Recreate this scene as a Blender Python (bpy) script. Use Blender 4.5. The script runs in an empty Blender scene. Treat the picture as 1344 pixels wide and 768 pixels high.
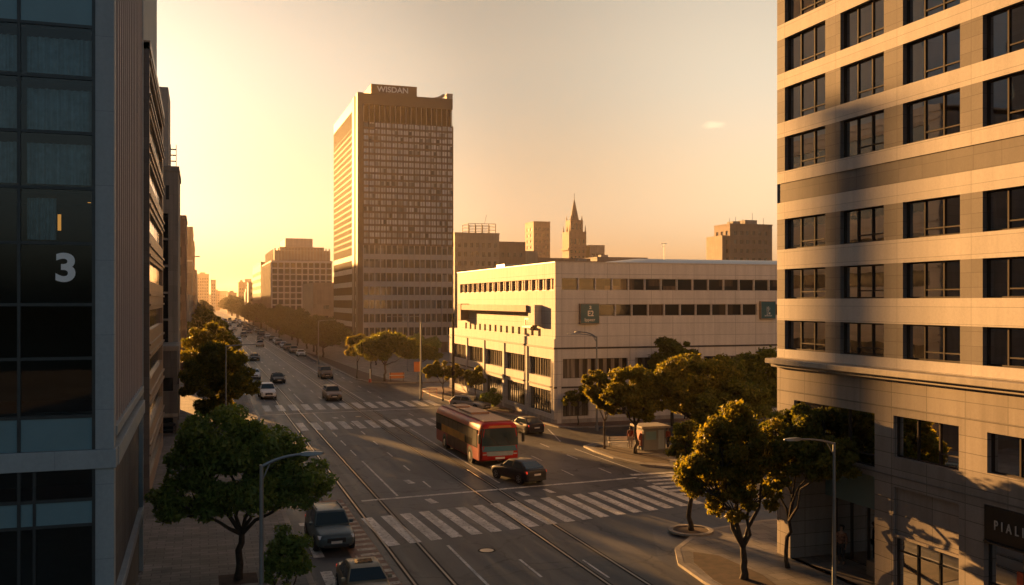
import bpy, bmesh, math, random
import numpy as np
from mathutils import Vector, Matrix
R = math.radians
rnd = random.Random(7)
scene = bpy.context.scene
col = scene.collection

# ------------------------------------------------------------------ light, air, camera
SUN_AZ, SUN_EL = -15.0, 7.0          # degrees; azimuth measured from the street axis (+Y), negative = left
world = bpy.data.worlds.new("World"); scene.world = world
world.use_nodes = True
wn = world.node_tree.nodes; wl = world.node_tree.links
wn.clear()
w_out = wn.new('ShaderNodeOutputWorld'); w_bg = wn.new('ShaderNodeBackground')
sky = wn.new('ShaderNodeTexSky'); sky.sky_type = 'NISHITA'; sky.sun_disc = False
sky.sun_elevation = R(SUN_EL); sky.sun_rotation = R(SUN_AZ)
sky.altitude = 0; sky.air_density = 1.0; sky.dust_density = 3.5; sky.ozone_density = 1.0
w_mix = wn.new('ShaderNodeMix'); w_mix.data_type = 'RGBA'; w_mix.blend_type = 'MULTIPLY'
w_mix.inputs[0].default_value = 1.0
SKY_TINT = (1.0, 1.0, 1.0, 1)
w_mix.inputs[7].default_value = SKY_TINT
w_bw = wn.new('ShaderNodeRGBToBW'); wl.new(sky.outputs[0], w_bw.inputs[0])
w_crm = wn.new('ShaderNodeMix'); w_crm.data_type = 'RGBA'; w_crm.blend_type = 'MULTIPLY'; w_crm.inputs[0].default_value = 1
w_crm.inputs[7].default_value = (1.13, .955, .70, 1); wl.new(w_bw.outputs[0], w_crm.inputs[6])
w_avg = wn.new('ShaderNodeMix'); w_avg.data_type = 'RGBA'; w_avg.inputs[0].default_value = .94      # even dusty cream air
wl.new(sky.outputs[0], w_avg.inputs[6]); wl.new(w_crm.outputs[2], w_avg.inputs[7])
wl.new(w_avg.outputs[2], w_mix.inputs[6])
# evening sky: brightest above the sun's side of the horizon, dim and cool overhead and behind
w_tc = wn.new('ShaderNodeTexCoord')
w_dot = wn.new('ShaderNodeVectorMath'); w_dot.operation = 'DOT_PRODUCT'
w_dot.inputs[1].default_value = (math.sin(R(SUN_AZ)), math.cos(R(SUN_AZ)), 0); wl.new(w_tc.outputs['Generated'], w_dot.inputs[0])
w_sep = wn.new('ShaderNodeSeparateXYZ'); wl.new(w_tc.outputs['Generated'], w_sep.inputs[0])
def w_ramp(src, lo, hi, stops):
    m = wn.new('ShaderNodeMapRange'); m.inputs[1].default_value = lo; m.inputs[2].default_value = hi; wl.new(src, m.inputs[0])
    r = wn.new('ShaderNodeValToRGB'); r.color_ramp.interpolation = 'EASE'; e = r.color_ramp.elements
    while len(e) < len(stops): e.new(.5)
    for i, (p, c) in enumerate(stops): e[i].position = (p-lo)/(hi-lo); e[i].color = (*c, 1)
    wl.new(m.outputs[0], r.inputs[0]); return r.outputs[0]
SKY_H = [(-.6, (.46, .74, 1.12)), (.0, (.21, .28, .40)), (.27, (.28, .31, .38)), (.44, (1.85, 1.85, 1.85)), (.60, (1.38, 1.38, 1.38)), (.85, (.47, .47, .48)), (1., (.235, .235, .245))]
SKY_V = [(.0, (1.12, .80, .50)), (.10, (1.06, .91, .76)), (.24, (.95, .95, .95)), (.33, (.86, .88, .92)), (.58, (.70, .77, 1.02)), (1., (.78, .86, 1.15))]
a_ = w_ramp(w_dot.outputs['Value'], -1, 1, SKY_H); b_ = w_ramp(w_sep.outputs[2], 0, 1, SKY_V)
def w_mul(p, q):
    m = wn.new('ShaderNodeMix'); m.data_type = 'RGBA'; m.blend_type = 'MULTIPLY'; m.inputs[0].default_value = 1
    wl.new(p, m.inputs[6]); wl.new(q, m.inputs[7]); return m.outputs[2]
# one small bright wisp of cloud low in the sky
w_rot = wn.new('ShaderNodeVectorRotate'); w_rot.rotation_type = 'Z_AXIS'; w_rot.inputs['Angle'].default_value = R(30.04); wl.new(w_tc.outputs['Generated'], w_rot.inputs[0])
w_off = wn.new('ShaderNodeVectorMath'); w_off.operation = 'SUBTRACT'; w_off.inputs[1].default_value = (0, .984, .178); wl.new(w_rot.outputs[0], w_off.inputs[0])
w_scl = wn.new('ShaderNodeVectorMath'); w_scl.operation = 'MULTIPLY'; w_scl.inputs[1].default_value = (1/.017, 0, 1/.0048); wl.new(w_off.outputs[0], w_scl.inputs[0])
w_noi = wn.new('ShaderNodeTexNoise'); w_noi.inputs['Scale'].default_value = 1.1; w_noi.inputs['Detail'].default_value = 4; wl.new(w_scl.outputs[0], w_noi.inputs[0])
w_dis = wn.new('ShaderNodeVectorMath'); w_dis.operation = 'MULTIPLY_ADD'; w_dis.inputs[1].default_value = (1.1, 0, 1.5); w_dis.inputs[2].default_value = (-.55, 0, -.75)
wl.new(w_noi.outputs['Color'], w_dis.inputs[0])
w_add = wn.new('ShaderNodeVectorMath'); w_add.operation = 'ADD'; wl.new(w_scl.outputs[0], w_add.inputs[0]); wl.new(w_dis.outputs[0], w_add.inputs[1])
w_gr = wn.new('ShaderNodeTexGradient'); w_gr.gradient_type = 'SPHERICAL'; wl.new(w_add.outputs[0], w_gr.inputs[0])
c_ = w_ramp(w_gr.outputs['Fac'], 0, 1, [(0, (1, 1, 1)), (.15, (1, 1, 1)), (.8, (1.34, 1.27, 1.2))])
wl.new(w_mul(w_mul(w_mul(w_mix.outputs[2], a_), b_), c_), w_bg.inputs[0])
w_bg.inputs[1].default_value = 0.06
wl.new(w_bg.outputs[0], w_out.inputs[0])

sd = bpy.data.lights.new('sun', 'SUN'); sd.energy = 5.0; sd.angle = R(0.5); sd.color = (1.0, 0.48, 0.14)
so = bpy.data.objects.new('sun', sd); col.objects.link(so)
d = Vector((math.sin(R(SUN_AZ))*math.cos(R(SUN_EL)), math.cos(R(SUN_AZ))*math.cos(R(SUN_EL)), math.sin(R(SUN_EL))))
so.rotation_euler = d.to_track_quat('Z', 'Y').to_euler()
so.location = (-60, 200, 90)

cd = bpy.data.cameras.new('camera'); cam = bpy.data.objects.new('camera', cd); col.objects.link(cam)
cam.location = (0, 0, 12); cam.rotation_euler = (R(90), 0, R(-18.1))
cd.sensor_width = 36; cd.lens = 33.56; cd.shift_y = 0.0082; cd.clip_end = 9000; cd.clip_start = 0.2
scene.camera = cam
scene.view_settings.view_transform = 'Standard'; scene.view_settings.look = 'None'
scene.view_settings.gamma = 1; scene.view_settings.use_curve_mapping = False
scene.view_settings.exposure = 1.85
cy = scene.cycles
cy.max_bounces = 6; cy.diffuse_bounces = 3; cy.glossy_bounces = 3; cy.transmission_bounces = 4
cy.transparent_max_bounces = 8; cy.volume_bounces = 0; cy.caustics_reflective = False; cy.caustics_refractive = False
cy.use_denoising = True; cy.use_adaptive_sampling = True; cy.adaptive_threshold = 0.02
cy.sample_clamp_indirect = 6.0

# ------------------------------------------------------------------ materials
class NT:
    def __init__(s, name):
        s.m = bpy.data.materials.new(name); s.m.use_nodes = True
        s.n = s.m.node_tree.nodes; s.l = s.m.node_tree.links; s.n.clear()
        s.out = s.n.new('ShaderNodeOutputMaterial')
    def add(s, t, **kw):
        x = s.n.new(t)
        for k, v in kw.items(): setattr(x, k, v)
        return x
    def link(s, a, b): s.l.new(a, b)
    def coords(s, scale=(1, 1, 1), wall=False):
        g = s.add('ShaderNodeNewGeometry')
        if wall:            # (x+y, z) so one pattern serves both facade directions
            sx = s.add('ShaderNodeSeparateXYZ'); s.link(g.outputs['Position'], sx.inputs[0])
            a = s.add('ShaderNodeMath', operation='ADD'); s.link(sx.outputs[0], a.inputs[0]); s.link(sx.outputs[1], a.inputs[1])
            c = s.add('ShaderNodeCombineXYZ'); s.link(a.outputs[0], c.inputs[0]); s.link(sx.outputs[2], c.inputs[1])
            src = c.outputs[0]
        else:
            src = g.outputs['Position']
        mp = s.add('ShaderNodeMapping'); mp.inputs['Scale'].default_value = scale
        s.link(src, mp.inputs[0]); return mp.outputs[0]
    def noise(s, vec, scale, detail=4, rough=.6):
        t = s.add('ShaderNodeTexNoise'); t.inputs['Scale'].default_value = scale
        t.inputs['Detail'].default_value = detail; t.inputs['Roughness'].default_value = rough
        s.link(vec, t.inputs[0]); return t.outputs['Fac']
    def ramp(s, fac, stops):
        r = s.add('ShaderNodeValToRGB'); e = r.color_ramp.elements
        while len(e) < len(stops): e.new(.5)
        for i, (p, c) in enumerate(stops): e[i].position = p; e[i].color = (*c, 1)
        s.link(fac, r.inputs[0]); return r.outputs[0]
    def mix(s, fac, a, b, mode='MIX'):
        x = s.add('ShaderNodeMix', data_type='RGBA', blend_type=mode)
        for sock, v in ((0, fac), (6, a), (7, b)):
            if isinstance(v, (int, float)): x.inputs[sock].default_value = v
            elif isinstance(v, tuple): x.inputs[sock].default_value = (*v[:3], 1)
            else: s.link(v, x.inputs[sock])
        return x.outputs[2]
    def bsdf(s, colr, rough=.7, metal=0., spec=.5, bump=None, bstr=.2, bdist=.02, emit=None, estr=0):
        b = s.add('ShaderNodeBsdfPrincipled')
        if isinstance(colr, tuple): b.inputs['Base Color'].default_value = (*colr[:3], 1)
        else: s.link(colr, b.inputs['Base Color'])
        if isinstance(rough, (int, float)): b.inputs['Roughness'].default_value = rough
        else: s.link(rough, b.inputs['Roughness'])
        b.inputs['Metallic'].default_value = metal; b.inputs['Specular IOR Level'].default_value = spec
        if bump is not None:
            bp = s.add('ShaderNodeBump'); bp.inputs['Strength'].default_value = bstr; bp.inputs['Distance'].default_value = bdist
            s.link(bump, bp.inputs['Height']); s.link(bp.outputs[0], b.inputs['Normal'])
        if emit: b.inputs['Emission Color'].default_value = (*emit, 1); b.inputs['Emission Strength'].default_value = estr
        s.link(b.outputs[0], s.out.inputs[0]); return s.m

def m_plain(name, c, rough=.6, metal=0., var=.12, scale=3., spec=.5):
    t = NT(name); v = t.coords()
    n = t.noise(v, scale)
    c2 = t.ramp(n, [(.3, tuple(x*(1-var) for x in c)), (.7, tuple(min(1, x*(1+var)) for x in c))])
    return t.bsdf(c2, rough, metal, spec)

def m_panel(name, c, pw, ph, joint=.02, jdark=.45, rough=.75, var=.10, offset=0., stain=.18, spec=.4):
    """wall cladding: panels pw x ph metres with joints, tone varying per panel, vertical weather streaks"""
    t = NT(name); v = t.coords(wall=True)
    b = t.add('ShaderNodeTexBrick'); b.offset = offset; b.squash = 1
    b.inputs['Scale'].default_value = 1; b.inputs['Brick Width'].default_value = pw; b.inputs['Row Height'].default_value = ph
    b.inputs['Mortar Size'].default_value = joint/2; b.inputs['Mortar Smooth'].default_value = .1; b.inputs['Bias'].default_value = 0
    b.inputs['Color1'].default_value = (*[x*(1-var) for x in c], 1); b.inputs['Color2'].default_value = (*[min(1, x*(1+var)) for x in c], 1)
    b.inputs['Mortar'].default_value = (*[x*jdark for x in c], 1)
    t.link(v, b.inputs[0])
    v2 = t.coords((1.6, .12, 1), wall=True)
    n = t.noise(v2, 1.0, 5)
    st = t.ramp(n, [(.35, (1-stain,)*3), (.62, (1, 1, 1))])
    v3 = t.coords(); n3 = t.noise(v3, 9., 3)
    st2 = t.ramp(n3, [(.3, (.93,)*3), (.7, (1.04,)*3)])
    c2 = t.mix(1., t.mix(1., b.outputs['Color'], st, 'MULTIPLY'), st2, 'MULTIPLY')
    return t.bsdf(c2, rough, 0, spec, bump=b.outputs['Fac'], bstr=-.4, bdist=.015)

def m_glass(name, c=(.012, .016, .02), rough=.06, wobble=.35, var=True, spec=.6, cell=(1.2, 1.2), blind=0., blindc=(.30, .28, .24)):
    """dark window glass of buildings further off: reflective, slightly uneven panes, some with pale blinds behind"""
    t = NT(name); v = t.coords(wall=True)
    colr = c
    if blind > 0:
        mp = t.add('ShaderNodeMapping'); mp.inputs['Scale'].default_value = (1/cell[0], 1/cell[1], 1); t.link(v, mp.inputs[0])
        fl = t.add('ShaderNodeVectorMath', operation='FLOOR'); t.link(mp.outputs[0], fl.inputs[0])
        wn_ = t.add('ShaderNodeTexWhiteNoise', noise_dimensions='2D'); t.link(fl.outputs[0], wn_.inputs[0])
        msk = t.ramp(wn_.outputs['Value'], [(max(0, 1-blind-.25), (0, 0, 0)), (min(1, 1-blind+.25), (1, 1, 1))])
        folds = t.noise(t.coords((1, .04, 1), wall=True), 7., 3)
        bc = t.mix(1., blindc, t.ramp(folds, [(.35, (.45,)*3), (.65, (1.1,)*3)]), 'MULTIPLY')
        colr = t.mix(msk, c, bc)
    n = t.noise(t.coords(), .55, 2)
    return t.bsdf(colr, rough, 0, spec, bump=n, bstr=wobble, bdist=.03)

def m_clear(name, tint=(.42, .5, .52)):
    """see-through window glass of the two near buildings"""
    t = NT(name)
    tr = t.add('ShaderNodeBsdfTransparent'); tr.inputs[0].default_value = (*tint, 1)
    gl = t.add('ShaderNodeBsdfGlossy'); gl.inputs['Roughness'].default_value = .02
    n = t.noise(t.coords(), .5, 2)
    bp = t.add('ShaderNodeBump'); bp.inputs['Strength'].default_value = .12; bp.inputs['Distance'].default_value = .03
    t.link(n, bp.inputs['Height']); t.link(bp.outputs[0], gl.inputs['Normal'])
    fr = t.add('ShaderNodeFresnel'); fr.inputs[0].default_value = 1.62
    mx = t.add('ShaderNodeMixShader'); t.link(fr.outputs[0], mx.inputs[0]); t.link(tr.outputs[0], mx.inputs[1]); t.link(gl.outputs[0], mx.inputs[2])
    t.link(mx.outputs[0], t.out.inputs[0]); return t.m

def m_asphalt(name, c=(.052, .052, .056)):
    t = NT(name); v = t.coords()
    n = t.noise(v, 14., 6, .7); n2 = t.noise(t.coords((.9, .035, 1)), 1.6, 5); n3 = t.noise(v, .22, 4)
    base = t.ramp(n, [(.3, tuple(x*.7 for x in c)), (.7, tuple(x*1.35 for x in c))])
    base = t.mix(1., base, t.ramp(n2, [(.32, (.62,)*3), (.66, (1.25,)*3)]), 'MULTIPLY')
    base = t.mix(1., base, t.ramp(n3, [(.35, (.75,)*3), (.65, (1.2,)*3)]), 'MULTIPLY')
    vo = t.add('ShaderNodeTexVoronoi', feature='F1'); vo.inputs['Scale'].default_value = .16; t.link(t.coords((1.6, .5, 1)), vo.inputs[0])
    sp = t.add('ShaderNodeSeparateColor'); t.link(vo.outputs['Color'], sp.inputs[0])
    base = t.mix(1., base, t.ramp(sp.outputs[0], [(.1, (.66,)*3), (.9, (1.3,)*3)]), 'MULTIPLY')
    dn = t.add('ShaderNodeTexNoise'); dn.inputs['Scale'].default_value = .8; dn.inputs['Detail'].default_value = 5; t.link(v, dn.inputs[0])
    dv = t.add('ShaderNodeVectorMath', operation='MULTIPLY_ADD'); dv.inputs[1].default_value = (2.2, 2.2, 0); t.link(dn.outputs['Color'], dv.inputs[0]); t.link(v, dv.inputs[2])
    ve = t.add('ShaderNodeTexVoronoi', feature='DISTANCE_TO_EDGE'); ve.inputs['Scale'].default_value = .17; t.link(dv.outputs[0], ve.inputs[0])
    base = t.mix(1., base, t.ramp(ve.outputs['Distance'], [(.006, (.25,)*3), (.018, (1,)*3)]), 'MULTIPLY')
    n5 = t.noise(v, 1.3, 3, .5); base = t.mix(1., base, t.ramp(n5, [(.28, (.5,)*3), (.40, (1,)*3)]), 'MULTIPLY')
    rg = t.ramp(n2, [(.3, (.48,)*3), (.7, (.7,)*3)])
    return t.bsdf(base, rg, 0, .5, bump=n, bstr=.35, bdist=.01)

def m_paving(name, c, bw, bh, joint=.02, var=.15):
    t = NT(name); v = t.coords()
    b = t.add('ShaderNodeTexBrick'); b.offset = .5
    b.inputs['Scale'].default_value = 1; b.inputs['Brick Width'].default_value = bw; b.inputs['Row Height'].default_value = bh
    b.inputs['Mortar Size'].default_value = joint/2; b.inputs['Bias'].default_value = 0
    b.inputs['Color1'].default_value = (*[x*(1-var) for x in c], 1); b.inputs['Color2'].default_value = (*[x*(1+var) for x in c], 1)
    b.inputs['Mortar'].default_value = (*[x*.45 for x in c], 1); t.link(v, b.inputs[0])
    n = t.noise(v, .6, 5); c2 = t.mix(1., b.outputs['Color'], t.ramp(n, [(.3, (.65,)*3), (.7, (1.15,)*3)]), 'MULTIPLY')
    return t.bsdf(c2, .75, 0, .4, bump=b.outputs['Fac'], bstr=-.5, bdist=.01)

def m_paint(name, c=(.62, .60, .55)):
    """worn road paint: chips let the asphalt show"""
    t = NT(name); v = t.coords()
    n = t.noise(v, 5., 6, .75); n2 = t.noise(v, .7, 3)
    k = t.ramp(n, [(.37, (0, 0, 0)), (.47, (1, 1, 1))])
    cc = t.mix(k, (.06, .06, .062), c)
    cc = t.mix(1., cc, t.ramp(n2, [(.3, (.55,)*3), (.7, (1,)*3)]), 'MULTIPLY')
    n4 = t.noise(t.coords((1.1, .03, 1)), 1.5, 4); cc = t.mix(1., cc, t.ramp(n4, [(.35, (.62,)*3), (.6, (1,)*3)]), 'MULTIPLY')
    return t.bsdf(cc, .6, 0, .5)

def m_leaf(name, c1, c2, trans=.45):
    t = NT(name)
    g = t.add('ShaderNodeNewGeometry')
    cc = t.ramp(g.outputs['Random Per Island'], [(0., c1), (1., c2)])
    df = t.add('ShaderNodeBsdfPrincipled'); t.link(cc, df.inputs['Base Color']); df.inputs['Roughness'].default_value = .5
    df.inputs['Specular IOR Level'].default_value = .35
    tl = t.add('ShaderNodeBsdfTranslucent'); lc = t.mix(1., cc, (1.7, 1.45, .5), 'MULTIPLY'); t.link(lc, tl.inputs[0])
    mx = t.add('ShaderNodeMixShader'); mx.inputs[0].default_value = trans
    t.link(df.outputs[0], mx.inputs[1]); t.link(tl.outputs[0], mx.inputs[2]); t.link(mx.outputs[0], t.out.inputs[0]); return t.m

def m_emit(name, c, s):
    t = NT(name); return t.bsdf(c, .5, emit=c, estr=s)

def m_car(name, c, metal=.3):
    t = NT(name)
    n = t.noise(t.coords(), 2.5, 3)
    cc = t.ramp(n, [(.3, tuple(x*.85 for x in c)), (.7, tuple(x*1.1 for x in c))])
    m = t.bsdf(cc, .42, metal*.6, .25)
    b = [x for x in t.n if x.type == 'BSDF_PRINCIPLED'][0]; b.inputs['Coat Weight'].default_value = .18; b.inputs['Coat Roughness'].default_value = .10
    return m

M = dict(
    asphalt=m_asphalt('asphalt'), paint=m_paint('road_paint', (.80, .78, .73)), ypaint=m_paint('old_paint', (.66, .56, .42)),
    groove=m_plain('rail_groove', (.012, .012, .012), .8, 0, .3, 2., .2), rail=m_plain('rail_steel', (.22, .19, .16), .32, .9), railbed=m_asphalt('track_bed', (.052, .048, .045)),
    paving_left=m_paving('paving_left', (.20, .185, .17), 0.8, .4, .04, .22), paving=m_paving('paving', (.21, .19, .165), .9, .9, .04, .2),
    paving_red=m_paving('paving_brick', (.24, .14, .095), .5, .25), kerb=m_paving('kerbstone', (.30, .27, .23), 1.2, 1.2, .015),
    soil=m_plain('soil', (.055, .032, .02), .95, 0, .5, 2.5), ground=m_plain('bare_ground', (.10, .09, .07), .95, 0, .3, .05),
    hill=m_plain('hill', (.07, .08, .05), .95, 0, .3, .01),
    cream=m_panel('cream_cladding', (.66, .615, .55), 2.4, 1.22, .05, .6, stain=.14, var=.03),
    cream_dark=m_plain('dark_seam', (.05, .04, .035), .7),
    beige=m_panel('beige_cladding', (.58, .535, .485), 3.78, .62, .022, .6, stain=.12, var=.05),
    brown=m_panel('brown_cladding', (.185, .165, .15), 1.26, .52, .02, .55, stain=.15),
    stone=m_panel('base_stone', (.33, .29, .255), 1.9, .60, .03, .45, stain=.22, var=.10),
    teal=m_plain('teal_panel', (.15, .26, .30), .35, .1, .06, 1.), tealgrey=m_panel('grey_metal_panel', (.34, .39, .41), 2.4, 2.2, .012, .6, stain=.1, var=.03),
    mullion=m_plain('mullion', (.05, .058, .062), .45, .5), louvre_dark=m_plain('louvre_fin', (.46, .38, .34), .5, 0, .06, 1.), louvre=m_plain('louvre', (.74, .60, .53), .34, .4, .06, 1.),
    darkwall=m_panel('dark_wall', (.13, .125, .12), 1.5, .75, .02, .6, stain=.25),
    bronze=m_panel('bronze_cladding', (.30, .22, .15), 2.0, .9, .02, .6, rough=.38, spec=.8), concrete=m_panel('concrete', (.30, .275, .24), 2.5, 1.5, .02, .65, stain=.3),
    pale=m_panel('pale_concrete', (.42, .38, .33), 3., 1.2, .02, .7, stain=.25), tan=m_panel('tan_stone', (.36, .28, .20), 2.2, 1.1, .02, .7, stain=.25),
    brick=m_panel('brown_brick', (.26, .17, .12), 2., 1., .02, .75, stain=.25),
    towerwall=m_plain('tower_bronze', (.17, .115, .078), .65, 0, .08, .2, .25), towermull=m_plain('tower_mullion', (.10, .07, .045), .6, 0, .1, .5, .25), towerband=m_plain('tower_spandrel', (.50, .44, .37), .7, 0, .08, .3),
    towerglass=m_glass('tower_glass', (.04, .045, .05), .25, .12, cell=(.65, 1.449), blind=.85, blindc=(.78, .79, .77), spec=.5), towerglass_side=m_glass('tower_side_glass', (.06, .05, .04), .45, .1, cell=(1.4, 1.449), blind=.5, spec=.15),
    towerglass_low=m_glass('tower_glass_low', (.03, .028, .027), .08, .5, cell=(1.37, 3.0), blind=.22),
    darkglass=m_glass('dark_glass'), glass_dim=m_plain('dim_window', (.05, .035, .026), .5, 0, .3, .4, .2), glass_far=m_glass('far_window_glass', (.045, .036, .03), .12, .3, cell=(1.5, 1.3), blind=.2),
    stripglass=m_glass('strip_window_glass', (.022, .02, .019), .07, .5, cell=(1.6, 1.5), blind=.12, blindc=(.16, .11, .07)),
    blindglass=m_glass('slatted_window_glass', (.03, .025, .02), .12, .3, cell=(.42, 9), blind=.38, blindc=(.42, .36, .28)),
    clear=m_clear('clear_glass', (.46, .48, .48)), clear_left=m_clear('clear_glass_teal', (.58, .74, .80)),
    curtain=m_plain('curtain', (.62, .66, .66), .9, 0, .2, 4.), room=m_plain('room_wall', (.035, .032, .03), .9), blind=m_plain('sky_tint_blind', (.42, .46, .47), .85, 0, .12, 2.), curtain_warm=m_plain('warm_curtain', (.55, .34, .13), .9, 0, .15, 3.),
    frame=m_plain('window_frame', (.045, .032, .024), .7, 0, .1, 2, .2), paleframe=m_plain('pale_frame', (.50, .45, .38), .5),
    roofmetal=m_panel('roof_metal', (.40, .42, .44), .55, 40., .10, .5, rough=.4, stain=.2), roofgravel=m_plain('roof_gravel', (.22, .20, .18), .9),
    white=m_plain('white_letter', (.85, .88, .88), .5, 0, .03), letter=m_plain('steel_letter', (.62, .60, .56), .35, .3, .05),
    signteal=m_plain('sign_teal', (.030, .105, .12), .4, 0, .08), black=m_plain('black_metal', (.012, .012, .013), .4), rubber=m_plain('rubber', (.018, .018, .018), .85),
    galv=m_plain('galvanised_steel', (.23, .25, .26), .45, .6, .1, 2.), rim=m_plain('alloy_rim', (.45, .45, .46), .3, .9),
    bark=m_plain('bark', (.055, .042, .03), .95, 0, .4, 6.), bark_grey=m_plain('pale_bark', (.12, .095, .07), .95, 0, .35, 5.),
    leaf_dark=m_leaf('leaf_dark', (.10, .155, .04), (.21, .28, .065), .4), leaf_gold=m_leaf('leaf_gold', (.085, .105, .018), (.24, .205, .036), .62),
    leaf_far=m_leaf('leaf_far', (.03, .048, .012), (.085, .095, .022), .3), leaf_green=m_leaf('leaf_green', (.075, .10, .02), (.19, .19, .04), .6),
    carglass=m_glass('car_glass', (.022, .045, .055), .05, .1, spec=.8), headlight=m_plain('headlight', (.70, .70, .68), .12, .3), taillight=m_emit('taillight', (.55, .03, .01), .35),
    plate=m_plain('number_plate', (.65, .63, .58), .5), trim=m_plain('car_trim', (.02, .02, .021), .5),
    busred=m_plain('bus_red', (.44, .016, .013), .45, 0, .1, 1.5, .2), busorange=m_plain('bus_advert', (.72, .34, .06), .75, 0, .25, 1.2, .2), buspanel=m_plain('bus_skirt', (.13, .06, .04), .8, 0, .35, 1.6, .2), bussurround=m_plain('bus_window_surround', (.012, .011, .011), .8, 0, .1, 2, .05), busglass=m_glass('bus_side_glass', (.010, .013, .018), .42, .2, spec=.08),
    busblue=m_plain('bus_blue', (.05, .17, .24), .35, 0, .1), busgrey=m_plain('bus_grey', (.30, .36, .40), .35, .2), busroof=m_plain('bus_roof', (.40, .22, .12), .5, 0, .15),
    orange=m_plain('orange_sign', (.55, .16, .03), .55, 0, .08), redpaint=m_plain('red_paint', (.42, .05, .03), .55), poster=m_plain('poster_red', (.38, .07, .03), .6, 0, .8, 3.),
    skin=m_plain('skin', (.32, .19, .13), .6, 0, .05), hair=m_plain('hair', (.02, .015, .012), .6), cloth_dark=m_plain('cloth_dark', (.03, .03, .036), .9), cloth_red=m_plain('cloth_red', (.30, .06, .035), .9, 0, .5, 5.),
    cloth_pat=m_plain('cloth_pattern', (.22, .11, .07), .9, 0, .8, 9.), cloth_pale=m_plain('cloth_pale', (.45, .40, .33), .9),
    kiosk=m_panel('kiosk_panel', (.21, .21, .20), 1.2, 1.1, .015, .6), lamp_warm=m_emit('lit_lamp', (1., .36, .06), .22),
)

# ------------------------------------------------------------------ mesh helpers
class MB:
    def __init__(s): s.v = []; s.f = []
    def quad(s, *p):
        i = len(s.v); s.v += [tuple(q) for q in p]; s.f.append(tuple(range(i, i+len(p))))
    def box(s, x0, x1, y0, y1, z0, z1):
        i = len(s.v)
        s.v += [(x0, y0, z0), (x1, y0, z0), (x1, y1, z0), (x0, y1, z0), (x0, y0, z1), (x1, y0, z1), (x1, y1, z1), (x0, y1, z1)]
        for f in ((0, 3, 2, 1), (4, 5, 6, 7), (0, 1, 5, 4), (1, 2, 6, 5), (2, 3, 7, 6), (3, 0, 4, 7)): s.f.append(tuple(i+k for k in f))
    def frustum(s, x0, x1, y0, y1, z0, X0, X1, Y0, Y1, z1):
        i = len(s.v)
        s.v += [(x0, y0, z0), (x1, y0, z0), (x1, y1, z0), (x0, y1, z0), (X0, Y0, z1), (X1, Y0, z1), (X1, Y1, z1), (X0, Y1, z1)]
        for f in ((0, 3, 2, 1), (4, 5, 6, 7), (0, 1, 5, 4), (1, 2, 6, 5), (2, 3, 7, 6), (3, 0, 4, 7)): s.f.append(tuple(i+k for k in f))
    def tube(s, pts, rad, n=8, caps=True):
        pts = [Vector(p) for p in pts]; base = len(s.v); prev = None
        for k, p in enumerate(pts):
            t = (pts[min(k+1, len(pts)-1)] - pts[max(k-1, 0)]).normalized()
            if prev is None:
                a = t.cross(Vector((0, 0, 1)) if abs(t.z) < .9 else Vector((1, 0, 0))).normalized()
            else:
                a = (prev - t*prev.dot(t)).normalized()
            prev = a; b = t.cross(a); r = rad[k] if isinstance(rad, (list, tuple)) else rad
            for j in range(n):
                an = 2*math.pi*j/n; s.v.append(tuple(p + a*math.cos(an)*r + b*math.sin(an)*r))
        for k in range(len(pts)-1):
            for j in range(n):
                s.f.append((base+k*n+j, base+k*n+(j+1) % n, base+(k+1)*n+(j+1) % n, base+(k+1)*n+j))
        if caps:
            s.f.append(tuple(base+j for j in reversed(range(n)))); s.f.append(tuple(base+(len(pts)-1)*n+j for j in range(n)))
    def prism(s, poly, z0, z1):
        n = len(poly); i = len(s.v)
        s.v += [(x, y, z0) for x, y in poly] + [(x, y, z1) for x, y in poly]
        s.f.append(tuple(i+n+k for k in range(n))); s.f.append(tuple(i+k for k in reversed(range(n))))
        for k in range(n): s.f.append((i+k, i+(k+1) % n, i+n+(k+1) % n, i+n+k))
    def disc(s, c, r, axis='x', n=16, sgn=1):
        i = len(s.v); pts = []
        for j in range(n):
            a = 2*math.pi*j/n*sgn
            pts.append((c[0], c[1]+r*math.cos(a), c[2]+r*math.sin(a)) if axis == 'x' else (c[0]+r*math.cos(a), c[1], c[2]+r*math.sin(a)))
        s.v += pts; s.f.append(tuple(range(i, i+n)))
    def build(s, name, mat, parent=None, smooth=False, bevel=0., sub=0, bseg=2, fix=True):
        me = bpy.data.meshes.new(name); me.from_pydata(s.v, [], s.f); me.update()
        if fix:
            bm = bmesh.new(); bm.from_mesh(me); bmesh.ops.recalc_face_normals(bm, faces=bm.faces); bm.to_mesh(me); bm.free()
        o = bpy.data.objects.new(name, me); col.objects.link(o)
        me.materials.append(M[mat] if isinstance(mat, str) else mat)
        if parent: o.parent = parent
        if smooth: me.shade_smooth()
        if bevel > 0:
            md = o.modifiers.new('bevel', 'BEVEL'); md.width = bevel; md.segments = bseg; md.limit_method = 'ANGLE'; md.angle_limit = R(35)
        if sub > 0:
            md = o.modifiers.new('subd', 'SUBSURF'); md.levels = sub; md.render_levels = sub
        return o

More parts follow.
